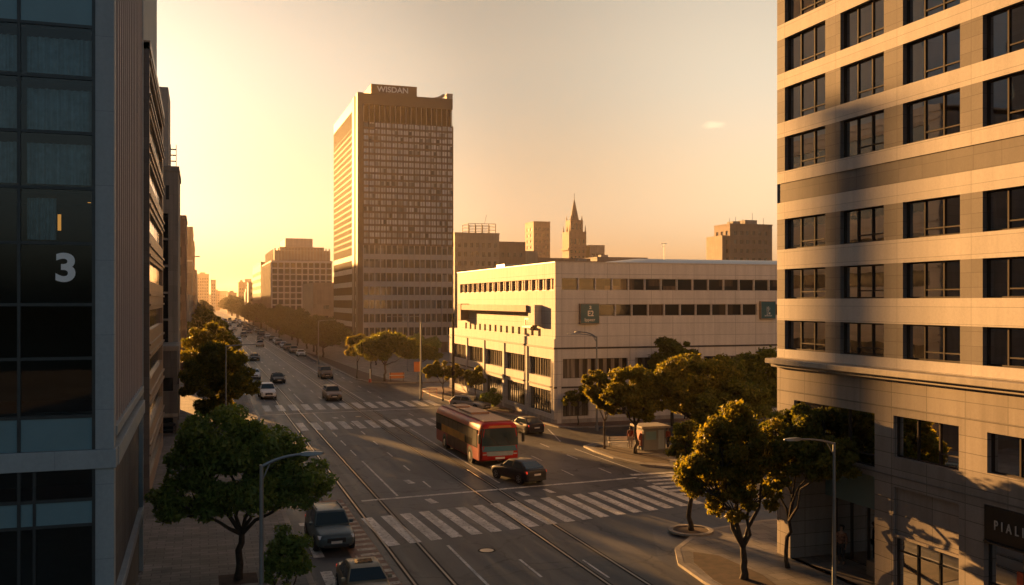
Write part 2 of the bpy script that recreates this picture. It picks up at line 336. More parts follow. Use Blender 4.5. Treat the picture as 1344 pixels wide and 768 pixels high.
def tag(o, label=None, cat=None, group=None, kind=None):
    if label: o['label'] = label
    if cat: o['category'] = cat
    if group: o['group'] = group
    if kind: o['kind'] = kind
    return o
def thing(name, label, cat, loc=(0, 0, 0), rz=0., group=None):
    o = bpy.data.objects.new(name, None); col.objects.link(o); o.location = loc; o.rotation_euler = (0, 0, rz); o.empty_display_size = .2
    return tag(o, label, cat, group)
def struct(mb, name, mat, **k):
    return tag(mb.build(name, mat, **k), kind='structure')
def copy_tree(o, parent=None):
    c = o.copy(); col.objects.link(c)
    if parent: c.parent = parent
    for ch in list(o.children): copy_tree(ch, c)
    return c
def dup(o, loc, rz, label=None, cat=None, group=None, scale=None):
    c = copy_tree(o); c.location = loc; c.rotation_euler = (0, 0, rz)
    if scale: c.scale = scale if isinstance(scale, tuple) else (scale,)*3
    return tag(c, label, cat, group)
def recolour(root, src, mat):
    def go(o):
        for sl in getattr(o, 'material_slots', []):
            if sl.material == src: sl.link = 'OBJECT'; sl.material = mat
        for ch in o.children: go(ch)
    go(root)
def text_mesh(name, body, size, mat, parent, loc, rot, depth=.02, bold=0., sx=1., space=1.):
    cu = bpy.data.curves.new(name, 'FONT'); cu.body = body; cu.size = size; cu.extrude = depth; cu.offset = bold; cu.align_x = 'CENTER'; cu.align_y = 'CENTER'
    cu.space_character = space
    t = bpy.data.objects.new(name+'_tmp', cu); col.objects.link(t)
    dg = bpy.context.evaluated_depsgraph_get(); me = bpy.data.meshes.new_from_object(t.evaluated_get(dg))
    bpy.data.objects.remove(t); bpy.data.curves.remove(cu)
    me.materials.clear(); me.materials.append(M[mat]); me.name = name
    o = bpy.data.objects.new(name, me); col.objects.link(o); o.parent = parent; o.location = loc; o.rotation_euler = rot; o.scale = (sx, 1, 1)
    return o

# facade helpers: side W (normal -x), E (+x), S (-y), N (+y); u runs along the facade, v is height
def fpt(side, c, u, v, dep=0.):
    if side == 'W': return (c+dep, u, v)
    if side == 'E': return (c-dep, u, v)
    if side == 'S': return (u, c+dep, v)
    return (u, c-dep, v)
def facade(mb, side, c, u0, u1, v0, v1, ops, depth=.25):
    us = sorted({u0, u1, *[x for o in ops for x in o[:2]]}); vs = sorted({v0, v1, *[x for o in ops for x in o[2:4]]})
    for j in range(len(vs)-1):
        va, vb = vs[j], vs[j+1]; start = None
        row = [o for o in ops if o[2] <= va+1e-6 and o[3] >= vb-1e-6]
        for i in range(len(us)-1):
            ua, ub = us[i], us[i+1]
            hole = any(o[0] <= ua+1e-6 and o[1] >= ub-1e-6 for o in row)
            if hole:
                if start is not None: mb.quad(fpt(side, c, start, va), fpt(side, c, ua, va), fpt(side, c, ua, vb), fpt(side, c, start, vb)); start = None
            elif start is None: start = ua
        if start is not None: mb.quad(fpt(side, c, start, va), fpt(side, c, u1, va), fpt(side, c, u1, vb), fpt(side, c, start, vb))
    for (a, b, e, f) in [o[:4] for o in ops]:
        for p, q in (((a, e), (b, e)), ((b, e), (b, f)), ((b, f), (a, f)), ((a, f), (a, e))):
            mb.quad(fpt(side, c, *p), fpt(side, c, *q), fpt(side, c, *q, depth), fpt(side, c, *p, depth))
def shell(x0, x1, y0, y1, z0, z1, ops=None, depth=.25, roof=True, mb=None, skip=''):
    mb = mb or MB(); ops = ops or {}
    for s, c, a, b in (('W', x0, y0, y1), ('E', x1, y0, y1), ('S', y0, x0, x1), ('N', y1, x0, x1)):
        if s in skip: continue
        facade(mb, s, c, a, b, z0, z1, ops.get(s, []), depth)
    if roof: mb.quad((x0, y0, z1), (x1, y0, z1), (x1, y1, z1), (x0, y1, z1))
    return mb
def fbar(mb, side, c, ua, ub, va, vb, d0, d1):
    p = fpt(side, c, ua, va, d0); q = fpt(side, c, ub, vb, d1)
    mb.box(min(p[0], q[0]), max(p[0], q[0]), min(p[1], q[1]), max(p[1], q[1]), min(p[2], q[2]), max(p[2], q[2]))
def window(parent, side, c, op, dep, glass, framem=None, nv=0, vbar=.05, hz=(), fw=.05, fd=.06, proud=0.0):
    """glass pane as the part, its frame and glazing bars as a sub-part"""
    a, b, e, f = op[:4]; mb = MB()
    mb.quad(fpt(side, c, a, e, dep), fpt(side, c, b, e, dep), fpt(side, c, b, f, dep), fpt(side, c, a, f, dep))
    w = mb.build('window', glass, parent, fix=False)
    if framem:
        fm = MB(); d0 = dep-fd; d1 = dep-.003; g = .004
        fbar(fm, side, c, a+g, a+fw, e+g, f-g, d0, d1); fbar(fm, side, c, b-fw, b-g, e+g, f-g, d0, d1)
        fbar(fm, side, c, a+fw, b-fw, e+g, e+fw, d0, d1); fbar(fm, side, c, a+fw, b-fw, f-fw, f-g, d0, d1)
        for k in range(nv):
            u = a+(b-a)*(k+1)/(nv+1); fbar(fm, side, c, u-vbar/2, u+vbar/2, e+fw, f-fw, d0, d1)
        for (ua, ub, v) in hz:
            fbar(fm, side, c, ua, ub, v-.025, v+.025, d0+.008, d1)
        fm.build('frame', framem, w)
    return w
def grid_ops(a, b, n, z0, dz, nz, fu=.7, fv=.6):
    w = (b-a)/n
    return [(a+w*(i+.5-fu/2), a+w*(i+.5+fu/2), z0+dz*j+dz*(1-fv)/2, z0+dz*j+dz*(1+fv)/2) for j in range(nz) for i in range(n)]
# ------------------------------------------------------------------ setting: ground, roads, pavements, markings
def inset(poly, dd):
    """mitred inward offset of a counter-clockwise outline"""
    n = len(poly); out = []
    for i in range(n):
        p0, p1, p2 = Vector(poly[i-1]), Vector(poly[i]), Vector(poly[(i+1) % n])
        a = (p1-p0).normalized(); b = (p2-p1).normalized()
        na = Vector((-a.y, a.x)); nb = Vector((-b.y, b.x)); m = (na+nb).normalized()
        out.append(tuple(p1 + m*(dd/max(.35, m.dot(na)))))
    return out
def arc(cx, cy, r, a0, a1, n=8):
    return [(cx+r*math.cos(R(a0+(a1-a0)*k/n)), cy+r*math.sin(R(a0+(a1-a0)*k/n))) for k in range(n+1)]
def pavement(name, poly, mat, h=.12, kerb=True, kw=.26):
    mb = MB(); mb.prism(inset(poly, .1), -.1, h); struct(mb, name, mat)
    if kerb:
        k = MB(); o = poly; i_ = inset(poly, kw); n = len(o); H = h+.006
        for a in range(n):
            b = (a+1) % n
            k.quad((*o[a], -.05), (*o[b], -.05), (*o[b], H), (*o[a], H))
            k.quad((*o[a], H), (*o[b], H), (*i_[b], H), (*i_[a], H))
            k.quad((*i_[a], H), (*i_[b], H), (*i_[b], h-.02), (*i_[a], h-.02))
        struct(k, 'kerb', 'kerb')
g = MB(); g.quad((-1500, -120, -.15), (2600, -120, -.15), (2600, 3300, -.15), (-1500, 3300, -.15)); struct(g, 'ground', 'ground')
g = MB(); g.quad((2, -60, 0), (140, -60, 0), (140, 1500, 0), (2, 1500, 0)); struct(g, 'road', 'asphalt')

pavement('pavement', [(-70, -60), (4.6, -60), (4.6, 94), (5.6, 100), (5.8, 124), (4.4, 127), (-70, 127)], 'paving_left')
pavement('pavement', [(-70, 134), (4.0, 134), (5.6, 136.5), (5.6, 1500), (-70, 1500)], 'paving_left')
g = MB(); g.quad((-70, 126.9, -.001), (6, 126.9, -.001), (6, 134.1, -.001), (-70, 134.1, -.001)); struct(g, 'side_street', 'asphalt')
pavement('pavement', [(20.3, -60), (140, -60), (140, 45.4), (29, 45.0), (25.4, 44.2), (23.4, 42.9), (21.7, 41.2), (20.6, 38.8), (20.3, 36)][::1], 'paving')
pavement('traffic_island', [(30.5, 63.2), (32.2, 61.5), (36, 61.0), (140, 61.0), (140, 74.2), (36, 74.2), (31.3, 74.0), (29.9, 72.6), (29.7, 70), (29.8, 66.5)], 'paving')
pavement('pavement', [(32.2, 84.4), (34, 83.4), (140, 83.2), (140, 129), (30, 129), (28.2, 126), (27.9, 118), (28.3, 109), (29.6, 99.5), (31.2, 93.5)], 'paving_red')
pavement('pavement', [(22.5, 145), (23.6, 140), (26, 137.4), (30, 136.8), (140, 136.8), (140, 1500), (22, 1500), (22, 230)], 'paving')
# planted beds and tree pits
def bed(poly, z=.128):
    mb = MB(); mb.prism(poly, .02, z); struct(mb, 'soil_bed', 'soil')
bed([(30.3, 71.6), (30.2, 67), (31.0, 63.9), (32.6, 62.8), (33.4, 64.2), (32.9, 68), (32.3, 71.8), (31, 72.4)])
bed([(20.75, 33), (22.5, 32.6), (23.2, 36), (23.0, 39.3), (22.2, 40.3), (21.3, 38.6), (20.8, 36)])
bed([(22.9, 147), (24.4, 140.2), (26.6, 138.2), (29.5, 138), (27, 143), (26, 160), (25, 200), (23, 230)])
bed([(28.7, 118), (29.0, 110), (30.2, 101), (31.6, 96), (32.4, 98), (31.2, 106), (30.6, 118)])
pit = MB(); c = (24.1, 44.0)
ro, ri = arc(*c, 1.15, 0, 360, 28), arc(*c, .92, 0, 360, 28)
for k in range(28):
    pit.quad((*ro[k], .1), (*ro[k+1], .1), (*ro[k+1], .2), (*ro[k], .2)); pit.quad((*ro[k], .2), (*ro[k+1], .2), (*ri[k+1], .2), (*ri[k], .2)); pit.quad((*ri[k], .2), (*ri[k+1], .2), (*ri[k+1], .1), (*ri[k], .1))
struct(pit, 'kerb', 'kerb'); bed(arc(*c, .95, 0, 345, 24), .165)
for (px, py) in ((1.55, 42.4), (1.9, 97), (3.2, 38.4)): bed([(px-.8, py-.8), (px+.8, py-.8), (px+.8, py+.8), (px-.8, py+.8)], .125)

# tram tracks
tb = MB()
for x in (9.45, 17.25): tb.quad((x-1.25, -40, .004), (x+1.25, -40, .004), (x+1.25, 900, .004), (x-1.25, 900, .004))
struct(tb, 'track_bed_surface', 'railbed')
gv = MB()
for x in (9.45, 17.25):
    t = MB()
    for s in (-1, 1):
        r = x+s*.80
        t.box(r-.045, r+.045, -40, 900, -.02, .016)
        gv.quad((r-.15, -40, .0065), (r+.15, -40, .0065), (r+.15, 900, .0065), (r-.15, 900, .0065))
    struct(t, 'tram_track', 'rail')
struct(gv, 'rail_groove_surface', 'groove')

g = MB(); g.quad((6.75, 28, .003), (8.15, 28, .003), (8.15, 58, .003), (6.75, 58, .003)); struct(g, 'warm_light_strip_surface', 'paving_red')  # brick colour laid on the road in place of warm orange sunlight
# painted markings
zz = .010
def mark(poly, mb): mb.quad(*[(x, y, zz) for x, y in poly])
cw = MB()
x = 8.75
while x < 27.8:
    y0 = 46.2+(x-8.7)*.205; y1 = 52.6+(x-8.7)*.18; dx = .05*(y1-y0)
    mark([(x, y0), (x+.62, y0+.1), (x+.62-dx, y1+.1), (x-dx, y1)], cw); x += 1.12
struct(cw, 'crosswalk_markings', 'paint')
cw = MB(); x = 6.7
while x < 26.5: mark([(x, 106.6), (x+.8, 106.6), (x+.8, 112.8), (x, 112.8)], cw); x += 1.45
struct(cw, 'crosswalk_markings', 'paint')
cw = MB(); x = 8.9
while x < 26.5: mark([(x, 89.8), (x+.7, 89.8), (x+.7, 95.6), (x, 95.6)], cw); x += 1.35
struct(cw, 'crosswalk_markings', 'paint')
cw = MB(); y = 52.8
while y < 60.6: mark([(28.2, y), (33.4, y), (33.4, y+.55), (28.2, y+.55)], cw); y += 1.15
struct(cw, 'crosswalk_markings', 'paint')
cw = MB(); y = 34.
while y < 57.5: mark([(7.2, y), (8.12, y+.08), (8.12, y+.5), (7.2, y+.42)], cw); y += .98
mark([(6.93, 30), (7.03, 30), (7.03, 45), (6.93, 45)], cw)
struct(cw, 'ladder_markings', 'ypaint')
ln = MB()
def line(x, y0, y1, w=.12, x2=None):
    x2 = x if x2 is None else x2; mark([(x-w/2, y0), (x+w/2, y0), (x2+w/2, y1), (x2-w/2, y1)], ln)
def dashes(x, y0, y1, on, off, w=.12, x2=None):
    y = y0
    while y < y1:
        xa = x if x2 is None else x+(x2-x)*(y-y0)/(y1-y0); line(xa, y, min(y+on, y1), w); y += on+off
mark([(9.2, 57.0), (31.6, 59.1), (31.6, 59.45), (9.2, 57.35)], ln)
mark([(5.9, 103.2), (26, 104.2), (26, 104.5), (5.9, 103.5)], ln)
line(11.55, 20, 45.5, .14); line(11.55, 58, 71.5, .14); dashes(11.5, 74, 89, 3, 2.5); line(11.5, 96, 104, .14); line(11.5, 114, 126, .14); dashes(11.5, 130, 700, 4, 6)
dashes(14.1, 60, 104, 2.2, 4.2); dashes(14.1, 15, 45, 3, 5); dashes(14.1, 118, 700, 3, 6)
line(18.75, 60, 88, .13); line(18.75, 114, 300, .13); line(15.9, 114, 300, .1)
dashes(16.85, 18, 46, 3, 7, .1); dashes(21.2, 62, 104, 2.4, 3.6); dashes(21.2, 116, 260, 3, 5)
dashes(24.4, 61, 86, 2.4, 4); dashes(27.2, 61, 78, 2.2, 4)
line(29.3, 60, 72, .12, 28.9); line(29.2, 76, 84, .12, 31)
dashes(5.3, 32, 52.5, 4.2, 2.4, .5); dashes(7.4, 118, 320, 3, 6)
for y0 in (61.6, 98, 55.2): mark([(13.0, y0), (13.5, y0+.1), (13.3, y0+1.4), (12.9, y0+1.3)], ln)
mark([(18.9, 55.6), (19.4, 55.6), (19.2, 56.9), (18.8, 56.9)], ln); mark([(20.8, 55.9), (21.2, 55.9), (21.0, 57.2), (20.7, 57.2)], ln)
struct(ln, 'lane_markings', 'paint')

for k, (x, y) in enumerate(((13.1, 44.0), (7.3, 63.5), (22.6, 78.), (15.6, 99.))):
    t = thing('manhole_cover', 'round iron manhole cover in the road, '+['nearest the bottom edge', 'by the left tram rail', 'right of the bus', 'between the far crosswalks'][k], 'manhole cover', (x, y, .004)); q = MB(); q.tube([(0, 0, 0), (0, 0, .008)], .34, 20); q.build('lid', 'rail', t); q = MB(); q.tube([(0, 0, -.002), (0, 0, .004)], .44, 20); q.build('ring', 'groove', t)
# hills far down the avenue
h = MB(); pts = []
for k in range(60):
    x = -900+k*50.; z = 22+12*math.sin(k*.31+1)+8*math.sin(k*.77)+4*math.sin(k*1.9); pts.append((x, max(6, z)))
for k in range(59):
    (xa, za), (xb, zb) = pts[k], pts[k+1]
    h.quad((xa, 2700, -1), (xb, 2700, -1), (xb, 2950, zb), (xa, 2950, za)); h.quad((xa, 2950, za), (xb, 2950, zb), (xb, 3250, -1), (xa, 3250, -1))
struct(h, 'hills', 'hill', smooth=True)

hz = MB(); hz.box(-1500.5, 2600.5, -120.5, 3300.5, -1.15, 66)
ht = NT('haze_air'); pv = ht.add('ShaderNodeVolumePrincipled')
HAZE = 0.00015
pv.inputs['Color'].default_value = (1.0, .82, .64, 1); pv.inputs['Density'].default_value = HAZE; pv.inputs['Anisotropy'].default_value = .66
ht.link(pv.outputs[0], ht.out.inputs['Volume'])
tag(hz.build('haze', ht.m), kind='stuff')

# ------------------------------------------------------------------ hotel block on the right
def right_block():
    b = thing('office_block', 'beige and brown clad office block with shops at street level, closest on the right', 'building', (25.9, 38.95, 0))
    off = Vector((-25.9, -38.95, 0))
    def P(mb, name, mat, parent=b, **k):
        o = mb.build(name, mat, parent, **k)
        if parent is b: o.location = off
        return o
    X = 25.9; Y0, Y1 = 9.0, 38.95
    cols = [(35.3, 38.33), (31.55, 34.27), (27.54, 30.47), (23.7, 26.5), (19.8, 22.7), (15.9, 18.8), (12, 14.9)]
    rows = [(9.75, 11.1), (12.1, 13.48), (14.4, 15.82), (18.05, 19.65), (20.35, 21.95), (22.65, 24.25), (24.95, 26.55), (27.25, 28.85)]
    light, dark = MB(), MB(); z = 9.3
    for (a, e) in rows:
        if a == 18.05:
            facade(light, 'W', X, Y0, Y1, z, 16.6, []); facade(dark, 'W', X+.05, Y0, Y1, 16.6, 17.5, [])
            for zz_ in (16.6, 17.5): dark.quad((X-.0, Y0, zz_), (X-.0, Y1, zz_), (X+.06, Y1, zz_), (X+.06, Y0, zz_))
            z = 17.5
        facade(light, 'W', X, Y0, Y1, z, a, [])
        facade(dark, 'W', X, Y0, Y1, a, e, [(p, q, a, e) for p, q in cols], .32); z = e
    facade(light, 'W', X, Y0, Y1, z, 31, [])
    shell(X, 62, Y0, Y1, 9.3, 31, mb=light, skip='W')
    P(light, 'wall', 'beige'); P(dark, 'pier_cladding', 'brown')
    rm = MB()
    rm.quad((X+2.0, Y0, 9.3), (X+2.0, Y1, 9.3), (X+2.0, Y1, 31), (X+2.0, Y0, 31))
    for (a, e) in rows:
        for zf in (a-.35, e+.3): rm.quad((X+.33, Y0+.02, zf), (X+2, Y0+.02, zf), (X+2, Y1-.02, zf), (X+.33, Y1-.02, zf))
    P(rm, 'room', 'room')
    for r, (a, e) in enumerate(rows):
        for c, (p, q) in enumerate(cols[:5]):
            w = window(b, 'W', X, (p, q, a, e), .24, 'clear', 'frame', 2, .07, fw=.06,
                       hz=[(p, p+(q-p)/3, a+.32), (p+(q-p)/3, q-(q-p)/3, a+.32)] if (c+r) % 2 else [(p, p+(q-p)*.66, a+.32)])
            w.location = off
            segs = [(.08, .27), (.70, .97)] if c == 2 else ([(.70, .97)] if (r*3+c) % 4 == 1 else ([(.04, .5)] if (r+c) % 5 == 0 else [(.03, .12)]))
            for (s0, s1) in segs:
                cu = MB(); n = 14; u0, u1 = p+(q-p)*s0, p+(q-p)*s1
                for k in range(n):
                    ua, ub = u0+(u1-u0)*k/n, u0+(u1-u0)*(k+1)/n; wa, wb = .55+.05*math.sin(k*1.9), .55+.05*math.sin((k+1)*1.9)
                    cu.quad((X+wa, ua, a-.1), (X+wb, ub, a-.1), (X+wb, ub, e+.1), (X+wa, ua, e+.1))
                pass
                cu.build('curtain', 'curtain_warm' if c in (2,) or (r+c) % 3 == 0 else 'curtain', b).location = off
    rb_ = random.Random(4)
    for r, (a, e) in enumerate(rows):
        for c, (p, q) in enumerate(cols[:5]):
            for k in range(3):
                if c == 2 and k != 1 or rb_.random() > (.62 if r >= 3 else .3): continue
                drop = rb_.choice([.18, .3, .45, .7, .97]); u0, u1 = p+(q-p)*k/3+.05, p+(q-p)*(k+1)/3-.05; bl = MB()
                bl.box(X+.40, X+.415, u0, u1, e-(e-a)*drop, e-.04); bl.build('blind', 'blind', b).location = off  # blinds added for variety; their grey-blue tone stands in for reflected sky
    for c, (p, q) in enumerate(cols[5:]):
        for (a, e) in rows:
            w = window(b, 'W', X, (p, q, a, e), .24, 'darkglass'); w.location = off
    # cornice and base
    cn = MB(); cn.box(X-.48, X+.3, Y0, Y1+.3, 9.06, 9.30); cn.box(X-.25, X+.3, Y0, Y1+.15, 8.9, 9.06); cn.box(X-.06, X+.1, Y0, Y1-.01, 9.301, 9.36); P(cn, 'cornice', 'pale', bevel=.03)
    base = MB()
    ops = [(32.1, 37.6, 5.25, 7.46), (27.6, 31.0, 5.88, 7.5), (22.6, 26.3, 6.05, 7.45), (17.6, 21.2, 6.05, 7.45),
           (32.1, 37.9, .12, 4.9, 2.6), (27.6, 31.0, 2.85, 4.7, .14), (27.6, 31.0, .12, 2.75), (21.9, 26.45, .12, 4.95, .6), (16.5, 20.8, .12, 4.95)]
    us = [o[:4] for o in ops]
    facade(base, 'W', X, Y0, Y1, 0, 8.9, us, .3)
    shell(X, 62, Y0, Y1, 0, 8.9, mb=base, skip='W', roof=False)
    base.quad((X+.14, 27.6, 2.85), (X+.14, 31, 2.85), (X+.14, 31, 4.7), (X+.14, 27.6, 4.7))
    # entrance recess
    base.quad((X+.3, 32.1, .12), (X+2.6, 32.1, .12), (X+2.6, 32.1, 4.9), (X+.3, 32.1, 4.9)); base.quad((X+.3, 37.9, .12), (X+2.6, 37.9, .12), (X+2.6, 37.9, 4.9), (X+.3, 37.9, 4.9))
    base.quad((X+.3, 32.1, 4.9), (X+2.6, 32.1, 4.9), (X+2.6, 37.9, 4.9), (X+.3, 37.9, 4.9))
    P(base, 'base_wall', 'stone')
    P_ = lambda mb, n, m: P(mb, n, m)
    seam = MB()
    for z_ in (5.1, 7.8): seam.box(X-.025, X+.02, Y0, Y1, z_, z_+.05)
    P(seam, 'string_course', 'brown')
    rm = MB(); rm.quad((X+4.6, Y0+.5, .1), (X+4.6, Y1-.5, .1), (X+4.6, Y1-.5, 8.8), (X+4.6, Y0+.5, 8.8)); P(rm, 'room', 'room')
    for op in ((32.1, 37.6, 5.25, 7.46), (27.6, 31.0, 5.88, 7.5), (22.6, 26.3, 6.05, 7.45), (17.6, 21.2, 6.05, 7.45)):
        w = window(b, 'W', X, op, .24, 'clear', 'frame', 2, .07, hz=[(op[0], op[0]+(op[1]-op[0])/3, op[2]+.45)]); w.location = off
    for op, dep in (((27.6, 31.0, .12, 2.75), .24), ((16.5, 20.8, .12, 4.95), .24), ((21.9, 26.45, .12, 3.7), .27)):
        w = window(b, 'W', X, op, dep, 'clear', 'black', 2, .07, hz=[(op[0], op[1], 2.2)]); w.location = off; w.name = 'shopfront'
    w = window(b, 'W', X, (32.1, 37.9, .12, 4.88), 2.5, 'clear', 'black', 4, .07, hz=[(32.1, 37.9, 3.1)]); w.location = off; w.name = 'shopfront'
    dk = MB(); dk.box(X+1.6, X+2.2, 32.6, 34.6, .13, .75); P(dk, 'display_plinth', 'tan')
    fas = MB(); fas.box(X+1.9, X+2.4, 32.12, 37.88, 2.95, 4.86); P(fas, 'fascia', 'teal')
    # roof parapet
    pr = MB(); pr.box(X-.12, X+.3, Y0, Y1+.1, 31.0, 31.5); P(pr, 'parapet', 'pale')
right_block()
sg = thing('shop_sign', 'black shop fascia with spaced steel letters above the red poster', 'sign', (25.92, 24.2, 3.72))
mb = MB(); mb.box(-.03, .22, -2.28, 2.22, 0, 1.2); mb.box(-.10, .22, -2.28, 2.22, -.07, -.002); mb.build('board', 'black', sg, bevel=.015)
text_mesh('letters', 'PIALI', .46, 'letter', sg, (-.045, 1.15, .58), (R(90), 0, R(-90)), .012, .004, .75, 1.75)
mb = MB(); mb.box(26.12, 26.14, 24.55, 25.25, .9, 2.9); tag(mb.build('poster', 'poster'), 'red and orange poster hung inside the shopfront glass', 'poster')

# ------------------------------------------------------------------ glazed block on the left
def left_block():
    b = thing('glass_block', 'dark glass and grey metal block with a white 3 on its window, at the left', 'building', (-2.41, 30.5, 0))
    off = Vector((2.41, -30.5, 0))
    def P(mb, name, mat, **k):
        o = mb.build(name, mat, b, **k); o.location = off; return o
    Y = 30.5; X1 = -2.41; XP = -2.97; H = 34.
    zs = [8.62, 10.32, 11.89, 13.68, 15.29, 16.91, 18.52, 20.04, 21.05, 22.6, 24.2, 25.8, 27.4, 29.0, 30.6, 32.2]
    xs = [XP, -4.95, -6.93, -8.91, -10.89, -12.87]
    pier = MB(); pier.box(XP, X1, Y-.02, Y+.5, 0, 7.07); pier.box(XP, X1, Y-.02, Y+.5, 7.63, H); P(pier, 'corner_pier', 'tealgrey', bevel=.015)
    led = MB(); led.box(-18, X1+.06, Y-.10, Y+.5, 7.07, 7.63); led.box(-2.6, X1+.10, Y+.5, 45.2, 7.07, 7.63)
    led.box(-2.6, X1+.05, Y+.5, 45.2, 7.95, 8.25); led.box(-2.6, X1+.06, Y+.5, 45.2, 2.6, 2.95); P(led, 'ledge', 'tealgrey', bevel=.02)
    body = MB(); body.quad((-18, Y, 0), (xs[-1], Y, 0), (xs[-1], Y, H), (-18, Y, H)); body.quad((-18, 45.2, 0), (X1-.12, 45.2, 0), (X1-.12, 45.2, H), (-18, 45.2, H))
    body.quad((-18, Y, 0), (-18, 45.2, 0), (-18, 45.2, H), (-18, Y, H)); body.quad((-18, Y, H), (X1, Y, H), (X1, 45.2, H), (-18, 45.2, H))
    body.quad((X1-.14, Y+.5, 0), (X1-.14, 45.2, 0), (X1-.14, 45.2, H), (X1-.14, Y+.5, H)); P(body, 'wall', 'darkwall')
    lv = MB(); y = Y+.52
    while y < 45.1:
        lv.box(X1-.11, X1-.005, y, y+.16, 8.3, H); y += .92
    P(lv, 'louvre_screen', 'louvre_dark'); lb = MB(); lb.quad((X1-.125, Y+.5, 8.25), (X1-.125, 45.1, 8.25), (X1-.125, 45.1, H), (X1-.125, Y+.5, H)); P(lb, 'louvre_backing', 'louvre')
    ed = MB(); ed.box(X1-.2, X1+.03, 44.95, 45.25, 0, H); P(ed, 'end_trim', 'tealgrey')
    mu = MB()
    for x in xs: mu.box(x-.045, x+.045, Y-.03, Y+.12, .1, 7.06); mu.box(x-.045, x+.045, Y-.03, Y+.12, 7.64, H)
    for z in zs+[6.18, 5.44, 2.7]: mu.box(xs[-1], XP, Y-.022, Y+.1, z-.045, z+.045)
    mu.box(-4.55-.04, -4.55+.04, Y-.026, Y+.1, .1, 7.06); P(mu, 'mullion_grid', 'mullion')
    for (a, e) in ((7.64, 8.58), (20.08, 21.0), (5.48, 6.14)): pn = MB(); pn.box(xs[-1], XP-.04, Y+.01, Y+.05, a, e); P(pn, 'spandrel_panel', 'teal')
    for k in range(3):
        for j, (a, e) in enumerate(list(zip(zs[:7], zs[1:8]))+list(zip(zs[8:-1], zs[9:]))+[(6.18, 7.06), (2.7, 5.44), (.1, 2.7)]):
            window(b, 'S', Y, (xs[k+1], xs[k], a, e), .03, 'clear_left').location = off
    # rooms behind the glass
    rm = MB(); rm.quad((xs[-1], Y+4, 0), (X1-.2, Y+4, 0), (X1-.2, Y+4, H), (xs[-1], Y+4, H)); rm.quad((xs[3], Y+.1, 0), (xs[3], Y+4, 0), (xs[3], Y+4, H), (xs[3], Y+.1, H))
    rm.quad((X1-.2, Y+.2, 0), (X1-.2, Y+4, 0), (X1-.2, Y+4, H), (X1-.2, Y+.2, H))
    for z in zs[::2]+[5.8]: rm.box(xs[3]+.01, X1-.22, Y+.2, Y+3.98, z-.12, z+.12)
    P(rm, 'room', 'room')
    for j, (a, e) in enumerate(zip(zs[:7], zs[1:8])):
        if j < 3: continue
        for k in range(2):
            cu = MB(); n = 44; dens = 1. if j >= 4 else .45
            u0, u1 = xs[k+1]+.12, xs[k+1]+.12+(1.74*dens)
            for q in range(n):
                ua, ub = u0+(u1-u0)*q/n, u0+(u1-u0)*(q+1)/n; f = lambda i: Y+.62+.045*math.sin(i*1.3)+.03*math.sin(i*.47+j)
                cu.quad((ua, f(q), a+.13), (ub, f(q+1), a+.13), (ub, f(q+1), e-.13-.12), (ua, f(q), e-.25))
            P(cu, 'curtain', 'curtain')
    for (x, z, w) in ((-4.22, 14.45, .09),):
        l = MB(); l.box(x, x+w, Y+2.2, Y+2.28, z-.25, z+.25); P(l, 'wall_lamp', 'lamp_warm')
    for (x, z) in ((-3.6, 19.72), (-4.3, 15.1), (-3.3, 15.05), (-4.6, 14.95)):
        l = MB(); l.box(x, x+.09, Y+1.6, Y+1.66, z-.02, z); P(l, 'ceiling_spotlight', 'lamp_warm')
    n = text_mesh('window_number', '3', 1.12, 'white', b, Vector((-3.72, Y-.004, 12.93))+off, (R(90), 0, 0), .003, .035, 1.12); n['label'] = 'large white numeral 3 on the dark window'
left_block()

# ------------------------------------------------------------------ generic blocks for the street rows and the skyline
def block(name, label, x0, x1, y0, y1, z1, wall, glass='glass_far', ops=None, depth=.3, cat='building', roofbits=(), z0=0., parapet=.5, pmat=None, setbacks=(), group=None, frame=None):
    b = thing(name, label, cat, (x0, y0, z0), group=group); off = Vector((-x0, -y0, -z0))
    ops = ops or {}
    o = shell(x0, x1, y0, y1, z0, z1, ops, depth).build('wall', wall, b, fix=False); o.location = off
    n = sum(len(v) for v in ops.values())
    if n <= 100:
        for s, v in ops.items():
            c = {'W': x0, 'E': x1, 'S': y0, 'N': y1}[s]
            for q in v: window(b, s, c, q, depth*.8, glass, frame).location = off
    else:
        allw = [(s, q) for s, v in ops.items() for q in v]
        for s, q in allw[:100]: window(b, s, {'W': x0, 'E': x1, 'S': y0, 'N': y1}[s], q, depth*.8, glass).location = off
        rest = MB()
        for s, q in allw[100:]:
            c = {'W': x0, 'E': x1, 'S': y0, 'N': y1}[s]
            rest.quad(fpt(s, c, q[0], q[2], depth*.8), fpt(s, c, q[1], q[2], depth*.8), fpt(s, c, q[1], q[3], depth*.8), fpt(s, c, q[0], q[3], depth*.8))
        tag(rest.build('window_field', glass, b, fix=False), kind='stuff').location = off
    if parapet:
        p = MB(); t = .3
        p.box(x0-.1, x1+.1, y0-.1, y0+t, z1, z1+parapet); p.box(x0-.1, x1+.1, y1-t, y1+.1, z1, z1+parapet); p.box(x0-.1, x0+t, y0+t, y1-t, z1, z1+parapet); p.box(x1-t, x1+.1, y0+t, y1-t, z1, z1+parapet)
        p.build('parapet', pmat or wall, b).location = off
    for (a, bb, cc, dd, e, f, m) in setbacks:
        q = MB(); q.box(a, bb, cc, dd, e, f); q.build('setback', m, b, bevel=.05).location = off
    for (a, bb, cc, dd, h_) in roofbits:
        q = MB(); q.box(a, bb, cc, dd, z1+.001, z1+h_); q.build('roof_plant', 'concrete', b).location = off
    return b

